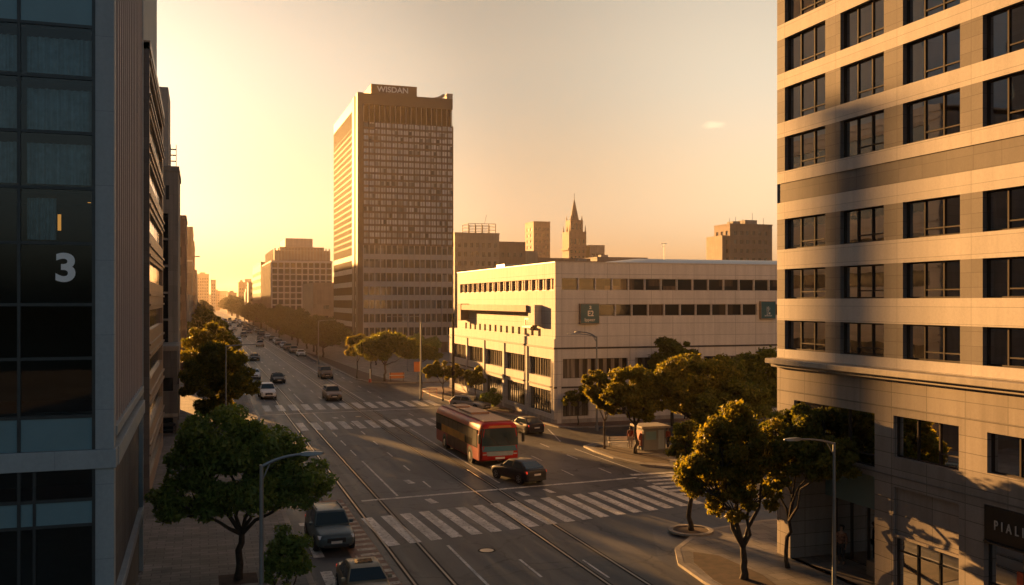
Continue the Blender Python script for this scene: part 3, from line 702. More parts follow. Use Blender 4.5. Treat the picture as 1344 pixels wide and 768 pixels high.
# left row, beyond the glazed block
b2 = block('office_building', 'bronze banded office building behind the number window block', -14, -2.9, 60.8, 84, 27., 'bronze', 'stripglass',
           {'E': [(62, 83, z, z+1.25) for z in (1.2, 4.2, 7.2, 10.2, 13.2, 16.2, 19.2, 22.2, 24.9)]}, .22)
o2 = Vector((14, -60.8, 0))
q = MB()
for k in range(9):
    for j in range(1, 4): q.box(-2.9+.002, -2.84, 62.+(k+.4)*2.3, 62.+(k+.4)*2.3+.08, .5, 26.8)
q = MB()
for z in (2.7, 3.3, 5.7, 6.3, 8.7, 9.3, 11.7, 12.3, 14.7, 15.3, 17.7, 18.3, 20.7, 21.3, 23.7, 24.3, 26.4): q.box(-2.88, -2.78, 60.9, 83.9, z, z+.13)
q.build('cladding_rail', 'bronze', b2).location = o2
q = MB(); q.box(-14, -2.86, 60.7, 60.79, 0, 27.4); q.build('gable_panel', 'darkwall', b2).location = o2
q = MB(); q.box(-12, -3.3, 63, 82, 27.01, 39); q.build('penthouse', 'tealgrey', b2).location = o2

b3 = block('apartment_tower', 'stepped pale concrete block with one sunlit edge, third along the left side', -16, -2.05, 100, 110.5, 24.8, 'concrete', 'darkglass',
           {'S': [(-3.75, -2.98, 7.6+2.65*k, 7.6+2.65*k+2.45) for k in range(5)] + [(-5.6, -4.6, 7.6+2.65*k, 9.6+2.65*k) for k in range(5)]}, .5)
o3 = Vector((16, -100, 0))
q = MB(); q.box(-16, -3.05, 102.5, 110, 24.81, 33.6); q.build('setback', 'pale', b3).location = o3
q = MB(); q.box(-3.2, -2.9, 99.99, 100.06, 22.0, 23.4); q.build('vent', 'black', b3).location = o3
q = MB()
for k in range(5): q.box(-2.95, -2.35, 106, 106.6, 25.4+k*.62, 25.45+k*.62)
for (x, y) in ((-2.95, 106), (-2.4, 106), (-2.95, 106.6), (-2.4, 106.6)): q.box(x, x+.05, y, y+.05, 24.82, 28.4)
q.build('roof_mast', 'galv', b3).location = o3
pd = block('pavilion', 'low grey pavilion with rounded top corners at the foot of the concrete block', -16, -1.95, 91, 99.4, 7.5, 'darkwall', 'darkglass',
           {'S': [(-4.2, -2.3, 3.9, 5.1), (-4.2, -2.3, .0, 1.5), (-7.5, -5, 3.9, 5.1)], 'E': [(92, 98.5, 3.9, 5.1), (92, 98.5, .4, 2.6)]}, .35, parapet=0)
q = MB(); q.box(-16.1, -1.8, 90.85, 99.5, 7.5, 7.95); q.box(-16.05, -1.87, 90.93, 91.0, 1.6, 1.9); q.build('roof_edge', 'concrete', pd, bevel=.15, bseg=3).location = (16, -91, 0)
stall = thing('newspaper_rack', 'dark rack on thin legs under the grey pavilion', 'rack', (-2.55, 90.2, .12))
q = MB(); q.box(-.7, .5, -.3, .3, .75, 1.0); q.box(-.66, .46, -.26, .26, .35, .4); q.build('tray', 'black', stall, bevel=.02)
for (x, y) in ((-.65, -.25), (.45, -.25), (-.65, .25), (.45, .25)):
    q = MB(); q.box(x-.03, x+.03, y-.03, y+.03, 0, .75); q.build('leg', 'black', stall)

def eops(y0, y1, n, z0, dz, nz, fu=.6, fv=.5): return {'E': grid_ops(y0, y1, n, z0, dz, nz, fu, fv)}
block('row_building', 'narrow brown brick block past the stepped concrete block on the left', -7, -2.2, 165, 180, 25.5, 'brick', ops={**eops(166, 179, 5, 3.5, 3, 6), 'S': grid_ops(-6.6, -2.6, 2, 3.5, 3, 6)})
block('row_building', 'low tan building in the left row between two taller blocks', -16, -2.6, 182, 214, 12, 'tan', ops=eops(183, 213, 7, 3.5, 3, 2))
block('row_building', 'low pale building with flat roof in the left row', -16, -2.3, 216, 285, 13, 'pale', ops=eops(217, 284, 12, 3.5, 3, 3))
block('row_building', 'mid height brown building far along the left row', -16, -2.4, 287, 305, 19.5, 'brown', ops=eops(288, 304, 5, 3.5, 3, 5))
block('row_building', 'grey building with cream parapet far along the left row', -16, -2.2, 307, 344, 24, 'concrete', ops=eops(308, 343, 8, 3.5, 3, 6), pmat='cream')
block('row_building', 'tallest slab in the hazy part of the left row', -18, -2.4, 346, 392, 37, 'tan', ops=eops(347, 391, 8, 3.5, 3.2, 9))
block('row_building', 'hazy brown block behind the tallest left slab', -16, -2.2, 394, 466, 35, 'brick', ops=eops(395, 465, 9, 3.5, 3.2, 9))
block('row_building', 'last hazy pale block of the left row before the towers', -16, -1.5, 468, 640, 26, 'pale', ops=eops(469, 639, 14, 3.5, 3, 6))
block('apartment_tower', 'tall dark slab added unseen behind the glazed block to darken window reflections', -52, -24, 72, 130, 62, 'brown', ops={'E': grid_ops(73, 129, 10, 4, 3.4, 9, .6, .5)})  # out of view, added to darken window reflections and cut western sky light
block('apartment_tower', 'second dark slab added unseen behind the left row to darken reflections', -64, -31, 142, 198, 50, 'brick', ops={'E': grid_ops(143, 197, 10, 4, 3.4, 9, .6, .5)})  # another added slab out of view, trimming reflections and sky fill
t = thing('shadow_caster', 'tall slim brick stack added unseen behind the left row to cast shade', 'shadow_caster', (-17.6, 196, -.1)); q = MB(); q.tube([(0, 0, 0), (0, 0, 38), (0, 0, 40.6)], [1.0, .84, .80], 20); q.build('stack', 'brick', t); q = MB(); q.tube([(0, 0, 40.6), (0, 0, 41.3)], [.95, .95], 20); q.build('rim', 'concrete', t)  # unseen stack added to throw a column of shade on the office block
cr = thing('tower_crane', 'tiny tower crane above the far end of the left row', 'crane', (-3.6, 470, 26.5))
q = MB(); q.box(-.3, .3, -.3, .3, 0, 6.0); q.build('mast', 'frame', cr); q = MB(); q.box(-1.6, 3.6, -.25, .25, 6.0, 6.5); q.box(-1.6, -.8, -.5, .5, 5.2, 6.0); q.build('jib', 'frame', cr)
# ------------------------------------------------------------------ cream building on the corner
def cream_building():
    XW, YS = 32.6, 86.6
    b = thing('cream_building', 'long cream clad building with ribbon windows and teal signs across the junction', 'building', (XW, YS, 0)); off = Vector((-XW, -YS, 0))
    def P(mb, name, mat, **k):
        o = mb.build(name, mat, b, **k); o.location = off; return o
    XU = XW+.12; XE = 84.; YN = 127.4; YU = 123.6
    strip_s = [(33.4+1.79*k, 33.4+1.79*k+1.69, 13.05, 14.22) for k in range(28)]
    strip2_s = [(37.35+1.79*k, 37.35+1.79*k+1.69, 10.5, 11.68) for k in range(10)] + [(57.3+1.79*k, 57.3+1.79*k+1.69, 10.5, 11.68) for k in range(14)]
    low_s = [(33.5+7.7*k, 33.5+7.7*k+6.9, 4.45, 6.35) for k in range(6)]; gnd_s = [(33.5, 36.2, .75, 2.78)] + [(38+7.7*k, 38+7.7*k+5.6, .75, 2.78) for k in range(5)]
    strip_w = [(87.0+2.21*k, 87.0+2.21*k+2.11, 13.05, 14.2) for k in range(16)]
    slit_w = [(90.75+2.16*k, 90.75+2.16*k+.82, 8.42, 9.2) for k in range(14)]
    bays = [(87.45, 94.0), (95.4, 102.0), (103.3, 109.9), (111.2, 117.7), (118.9, 125.6)]
    up_w = [(a, c, 4.45, 6.3) for a, c in bays]; lo_w = [(a, c, .9, 3.2) for a, c in bays]
    w = MB()
    facade(w, 'S', YS, XW, XE, 0, 8.3, low_s+gnd_s, .3); facade(w, 'S', YS, XU, XE, 8.3, 15.7, strip_s+strip2_s, .22)
    facade(w, 'W', XW, YS, YN, 0, 8.3, up_w+lo_w, .35); facade(w, 'W', XU, YS, YU, 8.3, 15.7, strip_w+slit_w, .22)
    w.quad((XW, YS, 8.3), (XU, YS, 8.3), (XU, YU, 8.3), (XW, YU, 8.3)); w.quad((XW, YU, 8.3), (XE, YU, 8.3), (XE, YN, 8.3), (XW, YN, 8.3))
    facade(w, 'N', YN, XW, XE, 0, 8.3, []); facade(w, 'N', YU, XU, XE, 8.3, 15.7, []); facade(w, 'E', XE, YS, YN, 0, 15.7, [])
    w.quad((XU, YS, 15.35), (XE, YS, 15.35), (XE, YU, 15.35), (XU, YU, 15.35))
    P(w, 'wall', 'cream', fix=False)
    cp = MB(); cp.box(XU-.06, XE, YS-.06, YS+.25, 15.7, 15.82); cp.box(XU-.06, XU+.25, YS+.25, YU, 15.7, 15.82); P(cp, 'coping', 'paleframe')
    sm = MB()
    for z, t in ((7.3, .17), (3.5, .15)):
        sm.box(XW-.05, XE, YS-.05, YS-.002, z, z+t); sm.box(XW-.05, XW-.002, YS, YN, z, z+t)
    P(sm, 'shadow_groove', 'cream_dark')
    for y in (94.7, 102.65, 110.55, 118.3): pl = MB(); pl.box(XW-.10, XW-.003, y-.3, y+.3, 0, 7.28); P(pl, 'pilaster', 'cream')
    for k in range(6): pl = MB(); pl.box(33.5+7.7*k-.62, 33.5+7.7*k-.18, YS-.08, YS-.003, 0, 7.28); P(pl, 'pilaster', 'cream')
    plinth = MB(); plinth.box(XW-.07, XW-.004, YS, YN, 0, .5); plinth.box(XW, XE, YS-.07, YS-.004, 0, .5); P(plinth, 'plinth', 'pale')
    for ops, s, c, gl, nv in ((strip_s[:16], 'S', YS, 'stripglass', 0), (strip2_s[:16], 'S', YS, 'stripglass', 0), (low_s, 'S', YS, 'blindglass', 7), (gnd_s, 'S', YS, 'blindglass', 4),
                              (strip_w, 'W', XU, 'stripglass', 1), (slit_w, 'W', XU, 'darkglass', 0), (up_w, 'W', XW, 'blindglass', 8), (lo_w, 'W', XW, 'blindglass', 8)):
        for op in ops: window(b, s, c, op, .2 if nv < 4 else .3, gl, 'paleframe' if nv < 4 else 'frame', nv, .06, fw=.045).location = off
    rest = MB()
    for op in strip_s[16:]+strip2_s[16:]: rest.quad(fpt('S', YS, op[0], op[2], .2), fpt('S', YS, op[1], op[2], .2), fpt('S', YS, op[1], op[3], .2), fpt('S', YS, op[0], op[3], .2))
    P(rest, 'far_window_strip', 'stripglass')
    # sculpted canopy on the street side
    cn = MB(); cn.box(XU-1.0, XU-.003, 92.5, 118.0, 10.85, 11.55); P(cn, 'canopy_beam', 'tan', bevel=.04)
    e1 = MB(); e1.box(XU-.75, XU-.003, 90.5, 92.49, 9.55, 11.6); P(e1, 'canopy_end', 'cream', bevel=.03)
    e2 = MB(); e2.box(XU-1.05, XU-.003, 118.02, 119.6, 9.5, 11.65); P(e2, 'canopy_end', 'tan', bevel=.05)
    pq = MB(); pq.box(XU-.45, XU-.003, 92.6, 95.3, 9.15, 9.35); pq.box(XU-.22, XU-.003, 92.7, 95.2, 9.36, 10.2)
    for k in range(5): pq.box(XU-.30, XU-.222, 92.85+k*.47, 93.1+k*.47, 9.5, 10.05)
    P(pq, 'carved_plaque', 'bronze', bevel=.03)
    # low vaulted metal roof behind the parapet
    rf = MB(); n = 12; xs = [37.5, 46.5, 84.]
    def zf(y): t = (y-89.)/(107.-89.); return 15.45+1.28*math.sin(math.pi*min(1, max(0, t)))**.8
    for k in range(n):
        ya, yb = 89.+18.*k/n, 89.+18.*(k+1)/n; ym = 97.5
        for (x0, x1, s0, s1) in ((xs[0], xs[1], .25, 1.), (xs[1], xs[2], 1., 1.)):
            g_ = lambda y, s: ym+(y-ym)*s
            h_ = lambda y, s: 15.40+(zf(y)-15.40)*s
            rf.quad((x0, g_(ya, s0), h_(ya, s0)), (x1, g_(ya, s1), h_(ya, s1)), (x1, g_(yb, s1), h_(yb, s1)), (x0, g_(yb, s0), h_(yb, s0)))
    P(rf, 'vaulted_roof', 'roofmetal')
    rp = MB(); rp.tube([(47.2, 92, 16.4), (47.2, 92, 18.2)], .03, 6); rp.box(46.8, 47.5, 91.98, 92.02, 18.1, 18.16); rp.box(46.9, 47.3, 91.98, 92.02, 17.8, 17.84); P(rp, 'roof_aerial', 'galv')
    for (x, y, a, h_) in ((35, 110, 2.2, 1.1), (36.5, 100, 1.4, .7)):
        q = MB(); q.box(x, x+a, y, y+a*1.5, 15.36, 15.36+h_); P(q, 'roof_plant', 'galv')
cream_building()
def wall_sign(label, x0, x1, z0, z1, kind):
    y = 86.6
    s = thing('wall_sign', label, 'sign', ((x0+x1)/2, y, z0)); w = (x1-x0)/2; h_ = z1-z0
    q = MB(); q.box(-w, w, -.34, -.003, 0, h_); q.build('sign_box', 'tan', s, bevel=.03)
    q = MB(); q.box(-w+.07, w-.07, -.365, -.335, .08, h_-.07); q.build('sign_face', 'signteal', s)
    rot = (R(90), 0, 0); yy = -.372
    if kind == 0:
        text_mesh('emblem', 'E2', .74, 'letter', s, (.06, yy, h_*.5), rot, .004, .012, .9)
        text_mesh('emblem_swirl', '2', .42, 'letter', s, (.03, yy, h_*.80), rot, .004, .008, 1.2); text_mesh('lettering', 'Ippecr', .44, 'letter', s, (-.02, yy, h_*.2), rot, .004, .002, 1.)
    else:
        q = MB()
        for (a, b_, c, d_) in ((-.2, -.14, .75, 1.3), (-.02, .04, .75, 1.35), (-.2, .22, 1.12, 1.18), (-.02, .2, .95, 1.0), (-.22, -.04, .62, .68), (.02, .22, .5, .7), (-.2, -.1, .5, .56)): q.box(a, b_, -.374, -.366, c, d_)
        q.build('emblem', 'letter', s); text_mesh('lettering', 'adlheur', .30, 'letter', s, (0, yy, h_*.2), rot, .004, .002, 1.)
wall_sign('teal square sign with a pale E2 emblem left of the lower ribbon window', 35.18, 37.23, 9.75, 11.75, 0)
wall_sign('smaller teal sign with a pale stroke emblem beside the beige office block', 55.4, 57.2, 10.1, 11.98, 1)

# ------------------------------------------------------------------ the tower
def tower():
    x0, x1, y0, y1 = 33.9, 55.8, 215., 256.8
    b = thing('office_tower', 'tall bronze office tower with pale blinds in its gridded windows and rooftop lettering', 'building', (x0, y0, 0)); off = Vector((-x0, -y0, 0))
    def P(mb, name, mat, **k):
        o = mb.build(name, mat, b, **k); o.location = off; return o
    core = MB(); core.box(x0+.9, x1-.9, y0+.9, y1-.9, 0, 3.0); P(core, 'lobby_wall', 'brick')
    col_ = MB()
    for k in range(9):
        x = x0+.4+(x1-x0-.8)*k/8; col_.box(x-.25, x+.25, y0+.15, y0+.65, 0, 2.9)
    for k in range(1, 14):
        y = y0+.4+(y1-y0-.8)*k/13; col_.box(x0+.15, x0+.65, y-.25, y+.25, 0, 2.9)
    P(col_, 'column', 'pale')
    low, up = MB(), MB(); z = 2.9
    floors = []
    for k in range(7): floors.append((z+1.15, z+3.05, 0)); z += 3.1
    z0u = z
    n = 19; dz = (52.4-z)/n
    for k in range(n): floors.append((z+dz*.30, z+dz*.98, 1)); z += dz
    ring = lambda mb, a, e, d: mb.box(x0+d, x1-d, y0+d, y1-d, a, e)
    prev = 2.9
    for (a, e, t) in floors:
        ring(up if t else low, prev, a, .0 if not t else .06); prev = e
        for s, c, u0, u1 in (('S', y0, x0+1.1, x1), ('W', x0, y0+8.0, y1)):
            q = MB(); dp = .12 if s == 'S' else .3; q.quad(fpt(s, c, u0, a, dp), fpt(s, c, u1, a, dp), fpt(s, c, u1, e, dp), fpt(s, c, u0, e, dp)); P(q, 'window_band', ('towerglass_side' if s == 'W' else 'towerglass') if t else 'towerglass_low', fix=False)
    ring(up, prev, 52.5, .06)
    bk = MB(); bk.box(x0+.31, x1-.31, y0+.31, y1-.31, 2.95, 52.4); P(bk, 'floor_core', 'room')
    P(low, 'pale_spandrel', 'towerband'); P(up, 'bronze_spandrel', 'towerwall')
    m = MB(); ml = MB(); w = (x1-x0-1.1)/16
    for k in range(17):
        x = x0+1.1+w*k-(.001 if k == 16 else 0); m.box(x-.11, x+.11, y0-.14, y0+.32, 24.65, 52.5); ml.box(x-.11, x+.11, y0-.14, y0+.32, 2.9, 24.64)
        if k < 16: m.box(x+w/2-.035, x+w/2+.035, y0+.02, y0+.31, 2.9, 52.4)
    P(m, 'mullion_grid', 'towermull'); P(ml, 'pale_mullion_grid', 'towerband')
    m = MB()
    for k in range(25): y = y0+8.+(y1-y0-8.)*k/24; m.box(x0-.03, x0+.3, y-.06, y+.06, 2.9, 56.3)
    P(m, 'side_mullion', 'towermull')
    cr_ = MB(); cr_.box(x0-.22, x0+1.0, y0-.22, y0+2.6, 2.6, 59.0); cr_.box(x0-.22, x0+.5, y0+4.6, y0+8.0, 2.6, 59.0); P(cr_, 'corner_pier', 'towerwall', bevel=.04)
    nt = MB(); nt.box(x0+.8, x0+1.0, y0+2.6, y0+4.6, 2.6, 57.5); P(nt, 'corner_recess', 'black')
    lv = MB(); lv.box(x0+.3, x1-.3, y0+.3, y1-.3, 52.5, 56.4); P(lv, 'louvre_band', 'bussurround')
    lf = MB()
    for k in range(18):
        x = x0+1.2+(x1-x0-1.4)*k/17; lf.box(x-.06, x+.06, y0+.0, y0+.29, 52.51, 56.39)
    P(lf, 'louvre_fin', 'towerband')
    tp = MB(); tp.box(x0, x1, y0, y1, 56.4, 58.9); P(tp, 'parapet', 'towerwall', bevel=.05)
    ts = MB(); ts.box(x0-.2, x1+.2, y0-.2, y1+.2, 2.55, 2.9); P(ts, 'plinth_slab', 'towerband')
    rb = MB(); rb.box(x0+3.0, x0+13.6, y0+.8, y0+22, 58.91, 61.3); P(rb, 'roof_house', 'towerwall', bevel=.05)
    du = MB(); du.tube([(x1-4.2, y0+1.4, 58.9), (x1-3.2, y0+1.4, 59.1), (x1-2.4, y0+1.4, 59.5), (x1-1.7, y0+1.4, 60.0)], .35, 8); du.box(x1-1.4, x1, y0, y0+2.2, 58.91, 60.1); P(du, 'roof_duct', 'pale')
    text_mesh('rooftop_lettering', 'WISDAN', 1.75, 'letter', b, Vector((x0+8.0, y0+.76, 60.15))+off, (R(90), 0, 0), .03, .03, 1.05)
tower()

# ------------------------------------------------------------------ blocks beyond
gs = grid_ops(25.6, 47.9, 10, 3.6, 2.3, 10, .80, .80)
mid = block('grid_building', 'pale gridded office building with a stepped crown left of the tall tower', 25.4, 48.0, 368, 424, 26.8, 'cream', 'glass_dim', {'S': gs}, .6, parapet=.4)
om = Vector((-25.4, -368, 0))
q = MB()
for k in range(14): q.box(25.1, 25.38, 369+54*k/13-.35, 369+54*k/13+.35, 3.4, 26.6)
q.build('side_rib', 'tan', mid).location = om
q = MB(); q.box(26.6, 47.6, 370, 422, 27.25, 31.2); q.build('attic', 'tan', mid, bevel=.3).location = om
for k in range(18): x = 26.9+20.2*k/17; q = MB(); q.box(x-.22, x+.22, 369.7, 369.97, 27.4, 32.0); q.build('attic_fin', 'pale', mid).location = om
for k in range(1, 12): y = 370+52*k/12; q = MB(); q.box(26.3, 26.58, y-.3, y+.3, 27.4, 31.8); q.build('attic_fin', 'pale', mid).location = om
q = MB(); q.box(29, 46, 376, 416, 31.2, 32.8); q.build('upper_setback', 'tan', mid, bevel=.2).location = om
q = MB(); q.box(31.5, 42, 380, 405, 32.8, 36.4); q.build('roof_house', 'pale', mid, bevel=.2).location = om
block('row_building', 'plain brown slab hidden partly behind the gridded building', 25.3, 44, 431, 500, 28.6, 'brick', ops={'W': grid_ops(432, 499, 8, 3.5, 3.2, 7, .5, .5)})
block('annex_building', 'blank tan annex between the gridded building and the tall tower', 33.3, 44, 300, 332, 17.2, 'tan', ops={'S': [(36.5, 38.2, 9.5, 10.6), (34.2, 39, 3, 5), (36.8, 38, 6.2, 7.4)]})
sl = block('skyline_block', 'stepped tan block with an open steel frame on its roof', 86.4, 103, 330, 350, 36, 'tan', ops={'S': grid_ops(87, 102.6, 7, 4, 3.3, 9, .5, .5), 'W': grid_ops(331, 349, 6, 4, 3.3, 9, .5, .5)}, setbacks=((103.02, 113.4, 331, 350, 0, 33.6, 'brick'), (113.42, 118.5, 332, 350, 0, 30.4, 'tan'), (118.52, 140, 333, 350, 0, 28.0, 'brick')))
q = MB()
for x in (92, 94.5, 97, 99.6, 102.2):
    for y in (332, 340): q.box(x-.12, x+.12, y-.12, y+.12, 36.5, 40)
for z in (37.6, 38.8, 39.9):
    for y in (332, 340): q.box(92, 102.2, y-.08, y+.08, z, z+.16)
    for x in (92, 102.2): q.box(x-.08, x+.08, 332, 340, z, z+.16)
q.tube([(98.6, 334, 40), (99.4, 334, 43.4)], .06, 5)
q.build('roof_frame', 'frame', sl).location = (-86.4, -330, 0)
q = MB()
for k in range(4):
    for j in range(7): q.box(104.2+k*2.3, 105.2+k*2.3, 330.93, 330.99, 4+j*4, 5.6+j*4)
q.build('wing_window', 'glass_far', sl).location = (-86.4, -330, 0)
block('skyline_slab', 'slim high slab between the roof frame block and the spire', 169, 178.4, 480, 494, 54, 'brick', ops={'S': grid_ops(169.5, 178, 4, 4, 3.2, 15, .55, .5), 'W': grid_ops(481, 493, 2, 4, 3.2, 15, .4, .5)})
def spire():
    b = thing('spire_tower', 'stepped stone tower carrying a slender pointed spire', 'tower', (170, 420, 0))
    def P(mb, n, m, **k): return mb.build(n, m, b, **k)
    q = MB(); q.box(-4.4, 4.4, 0, 8.8, 0, 44.8); q.box(-5.0, 5.0, -.4, 9.2, 36.0, 37.0); P(q, 'shaft', 'brick')
    q = MB(); q.box(-3.2, 3.2, 1.2, 7.6, 44.8, 50.4); P(q, 'belfry', 'brick')
    q = MB()
    for k in range(4):
        for z in range(9): q.box(-3.6+k*2.0, -2.7+k*2.0, -.06, -.002, 6+z*4.1, 8.6+z*4.1)
    for k in range(3): q.box(-2.5+k*1.9, -1.5+k*1.9, 1.14, 1.198, 46, 49)
    P(q, 'louvred_opening', 'darkglass')
    q = MB()
    for sx in (-1, 1):
        for y, zb, h_ in ((.3, 44.8, 3.2), (8.4, 44.8, 3.2), (1.6, 50.4, 2.2), (7.2, 50.4, 2.2)):
            x = sx*(4.0 if zb < 50 else 2.8); q.frustum(x-.28, x+.28, y-.28, y+.28, zb, x-.05, x+.05, y-.05, y+.05, zb+h_)
    P(q, 'pinnacle', 'brick')
    q = MB(); n = 8
    ra = [(2.3*math.cos(R(22.5+45*k)), 4.4+2.3*math.sin(R(22.5+45*k))) for k in range(n)]
    for k in range(n): a_, b_ = ra[k], ra[(k+1) % n]; q.quad((*a_, 50.4), (*b_, 50.4), (.0, 4.4, 61.2))
    q.tube([(0, 4.4, 60.3), (0, 4.4, 63.4)], .12, 5); P(q, 'spire', 'darkwall')
spire()
block('skyline_block', 'small sunlit block at the foot of the spire tower', 175.5, 183, 418, 430, 38, 'tan', ops={'S': grid_ops(176, 182.5, 3, 20, 3, 5)})
rb = block('skyline_block', 'dark terraced apartment block just left of the beige office block', 180, 197.4, 300, 311, 39.2, 'brick', ops={'S': grid_ops(181, 196, 6, 6, 3.2, 10, .5, .45), 'W': grid_ops(300.5, 310.5, 3, 6, 3.2, 10, .5, .45)}, setbacks=((178.4, 179.98, 302.6, 314, 0, 35.6, 'tan'),), roofbits=((183, 186, 303, 307, 1.6), (188, 193, 303, 309, 2.2)))
q = MB()
for x, h_ in ((181, 2.), (183.5, 2.6), (186.5, 1.8), (190.4, 4.2), (195, 2.4)): q.tube([(x, 302, 39.2), (x, 302, 39.7+h_)], .07, 5)
q.build('roof_aerial', 'galv', rb).location = (-180, -300, 0)
# low roofs behind the cream building
rr = random.Random(5)
desc = ['low brown roof block', 'low tan block with flat roof', 'small pale block', 'long brick block']
for k, (x0, x1, y0, h_) in enumerate([(60, 90, 190, 15), (92, 120, 210, 19), (122, 150, 230, 21), (150, 172, 350, 29), (120, 150, 300, 25), (183, 205, 380, 26), (100, 118, 280, 22)]):
    block('rooftop_block', desc[k % 4]+' seen over the cream roof, '+['nearest the tower', 'second from the tower', 'in the middle', 'in front of the spire', 'right of the framed block', 'right of the spire', 'tucked behind the framed block'][k], x0, x1, y0, y0+16, h_, ['brick', 'tan', 'pale', 'brown'][k % 4], ops={'S': grid_ops(x0+1, x1-1, 6, h_-7, 3, 2)}, roofbits=((x0+3, x0+6, y0+3, y0+6, 1.5),))
# hazy towers at the end of the avenue
far = [(-7.6, -3.4, 1100, 45.6, 'thin hazy tower rising behind a wider one'), (-3.4, 9.4, 1104, 41.4, 'broad flat topped hazy tower at the end of the avenue'), (11.4, 16.6, 1100, 34.8, 'slim pencil shaped hazy tower'),
       (33.0, 38.7, 900, 28.7, 'shorter of the two joined hazy towers on the right'), (38.8, 44.8, 905, 31.6, 'taller of the two joined hazy towers on the right'), (24.5, 33, 940, 19.5, 'low hazy block stepping up to the joined towers'), (31, 42, 700, 20, 'brown hazy block in front of the joined towers'),
       (-20, 2, 1500, 27, 'wide low hazy block left at the road end'), (2, 22, 1600, 22, 'low hazy block across the road end'), (22, 48, 1500, 25, 'hazy block right at the road end'), (48, 66, 1300, 30, 'faint hazy block behind the right row'), (16.8, 24, 1250, 24, 'faint narrow block beside the pencil tower'), (-14, -6, 980, 30, 'hazy slab close to the left row'),
       (26, 40, 560, 22, 'hazy tan block past the brown slab on the right'), (27, 44, 620, 17, 'low hazy block further up the right side')]
for k, (x0, x1, y0, h_, lb) in enumerate(far):
    block('hazy_tower' if h_ > 26 else 'hazy_block', lb, x0, x1, y0, y0+14, h_, ['pale', 'tan', 'concrete', 'brick'][k % 4], 'glass_far', {'S': grid_ops(x0+.5, x1-.5, max(2, int((x1-x0)/2.5)), 4, 3.4, int((h_-5)/3.4), .5, .5)}, .3,
          setbacks=((x0+(x1-x0)*.25, x0+(x1-x0)*.7, y0+3, y0+9, h_, h_+2.2, 'concrete'),) if k % 2 else ())
# ------------------------------------------------------------------ trees
def branch_pts(a, b, r, sag=.12, n=4):
    a, b = Vector(a), Vector(b); out = []
    for k in range(n+1):
        t = k/n; p = a.lerp(b, t)
        p += Vector((r.uniform(-1, 1), r.uniform(-1, 1), r.uniform(-.6, .9)))*sag*math.sin(math.pi*t)*(b-a).length*.6
        out.append(p)
    return out
def leaf_mesh(name, clumps, n, size, seed, mat):
    """leaf faces scattered through the outer volume of many overlapping clumps"""
    g_ = np.random.default_rng(seed)
    vol = np.array([c[3]*c[4] for c in clumps]); pr = vol/vol.sum()
    idx = g_.choice(len(clumps), n, p=pr); C_ = np.array(clumps)[idx]
    d_ = g_.normal(size=(n, 3)); d_ /= np.linalg.norm(d_, axis=1)[:, None]
    rad = g_.uniform(.45, 1.0, n)**.5*g_.normal(1, .17, n)
    p = C_[:, :3] + d_*rad[:, None]*np.stack([C_[:, 3], C_[:, 3], C_[:, 4]], 1)
    nrm = d_*.55 + g_.normal(size=(n, 3))*.75 + np.array([0, 0, .25]); nrm /= np.linalg.norm(nrm, axis=1)[:, None]
    t = np.cross(nrm, g_.normal(size=(n, 3))); t /= np.linalg.norm(t, axis=1)[:, None]; bt = np.cross(nrm, t)
    s = size*g_.uniform(.6, 1.35, n)[:, None]
    v = np.stack([p - t*s, p + bt*s*.45 - nrm*s*.12, p + t*s, p - bt*s*.45 - nrm*s*.12], 1).reshape(-1, 3)
    me = bpy.data.meshes.new(name); me.vertices.add(4*n); me.vertices.foreach_set('co', v.ravel().astype(np.float32))
    me.loops.add(4*n); me.loops.foreach_set('vertex_index', np.arange(4*n, dtype=np.int32))
    me.polygons.add(n); me.polygons.foreach_set('loop_start', np.arange(0, 4*n, 4, dtype=np.int32)); me.update(calc_edges=True)
    me.materials.append(M[mat]); return me
def tree(label, loc, lobes, nleaf, size, seed, leaf='leaf_green', bark='bark', trunk_r=.16, fork=1.6, lean=(0, 0), group=None, name='street_tree', stems=None, nsub=16):
    """lobes: (x, y, z, r, rz) big masses of the crown relative to the foot; each is broken into small clumps carried by limbs"""
    r = random.Random(seed); t = thing(name, label, 'tree', loc, group=group)
    clumps = []; tips = []
    for (x, y, z, rr_, rz_) in lobes:
        for k in range(int(nsub*1.6)):
            a = r.uniform(0, 2*math.pi); e = math.asin(r.uniform(-.75, 1)); q = r.uniform(.55, 1.05)
            cx = x+math.cos(a)*math.cos(e)*rr_*q; cy_ = y+math.sin(a)*math.cos(e)*rr_*q; cz = z+math.sin(e)*rz_*q
            cr = rr_*r.uniform(.15, .40); clumps.append((cx, cy_, cz, cr, cr*r.uniform(.6, .85)))
            if k % 3 == 0: tips.append((cx, cy_, cz, (x, y, z)))
    me = leaf_mesh('crown', clumps, int(nleaf*1.5), size*.92, seed, leaf); c = bpy.data.objects.new('crown', me); col.objects.link(c); c.parent = t
    tr = MB()
    for s in (stems or [(0, 0, lean[0], lean[1], 1.)]):
        fx, fy = s[2], s[3]; top = (s[0]+fx, s[1]+fy, fork)
        pts = branch_pts((s[0], s[1], -.05), top, r, .10, 5); n = len(pts)
        tr.tube(pts, [trunk_r*s[4]*(1.25 if i == 0 else 1.0-.28*i/(n-1)) for i in range(n)], 8)
        for i, (x, y, z, rr_, rz_) in enumerate(lobes):
            if len(stems or [0]) > 1 and i % len(stems) != stems.index(s): continue
            b1 = branch_pts(top, (x, y, z-rz_*.3), r, .16, 4); tr.tube(b1, [trunk_r*s[4]*.6*(1-.65*j/4) for j in range(5)], 6)
            for tp in tips:
                if tp[3] == (x, y, z): b2 = branch_pts(b1[3], tp[:3], r, .12, 3); tr.tube(b2, [trunk_r*.22, trunk_r*.17, trunk_r*.12, trunk_r*.06], 5, caps=False)
    tr.build('trunk', bark, t, smooth=True)
    return t
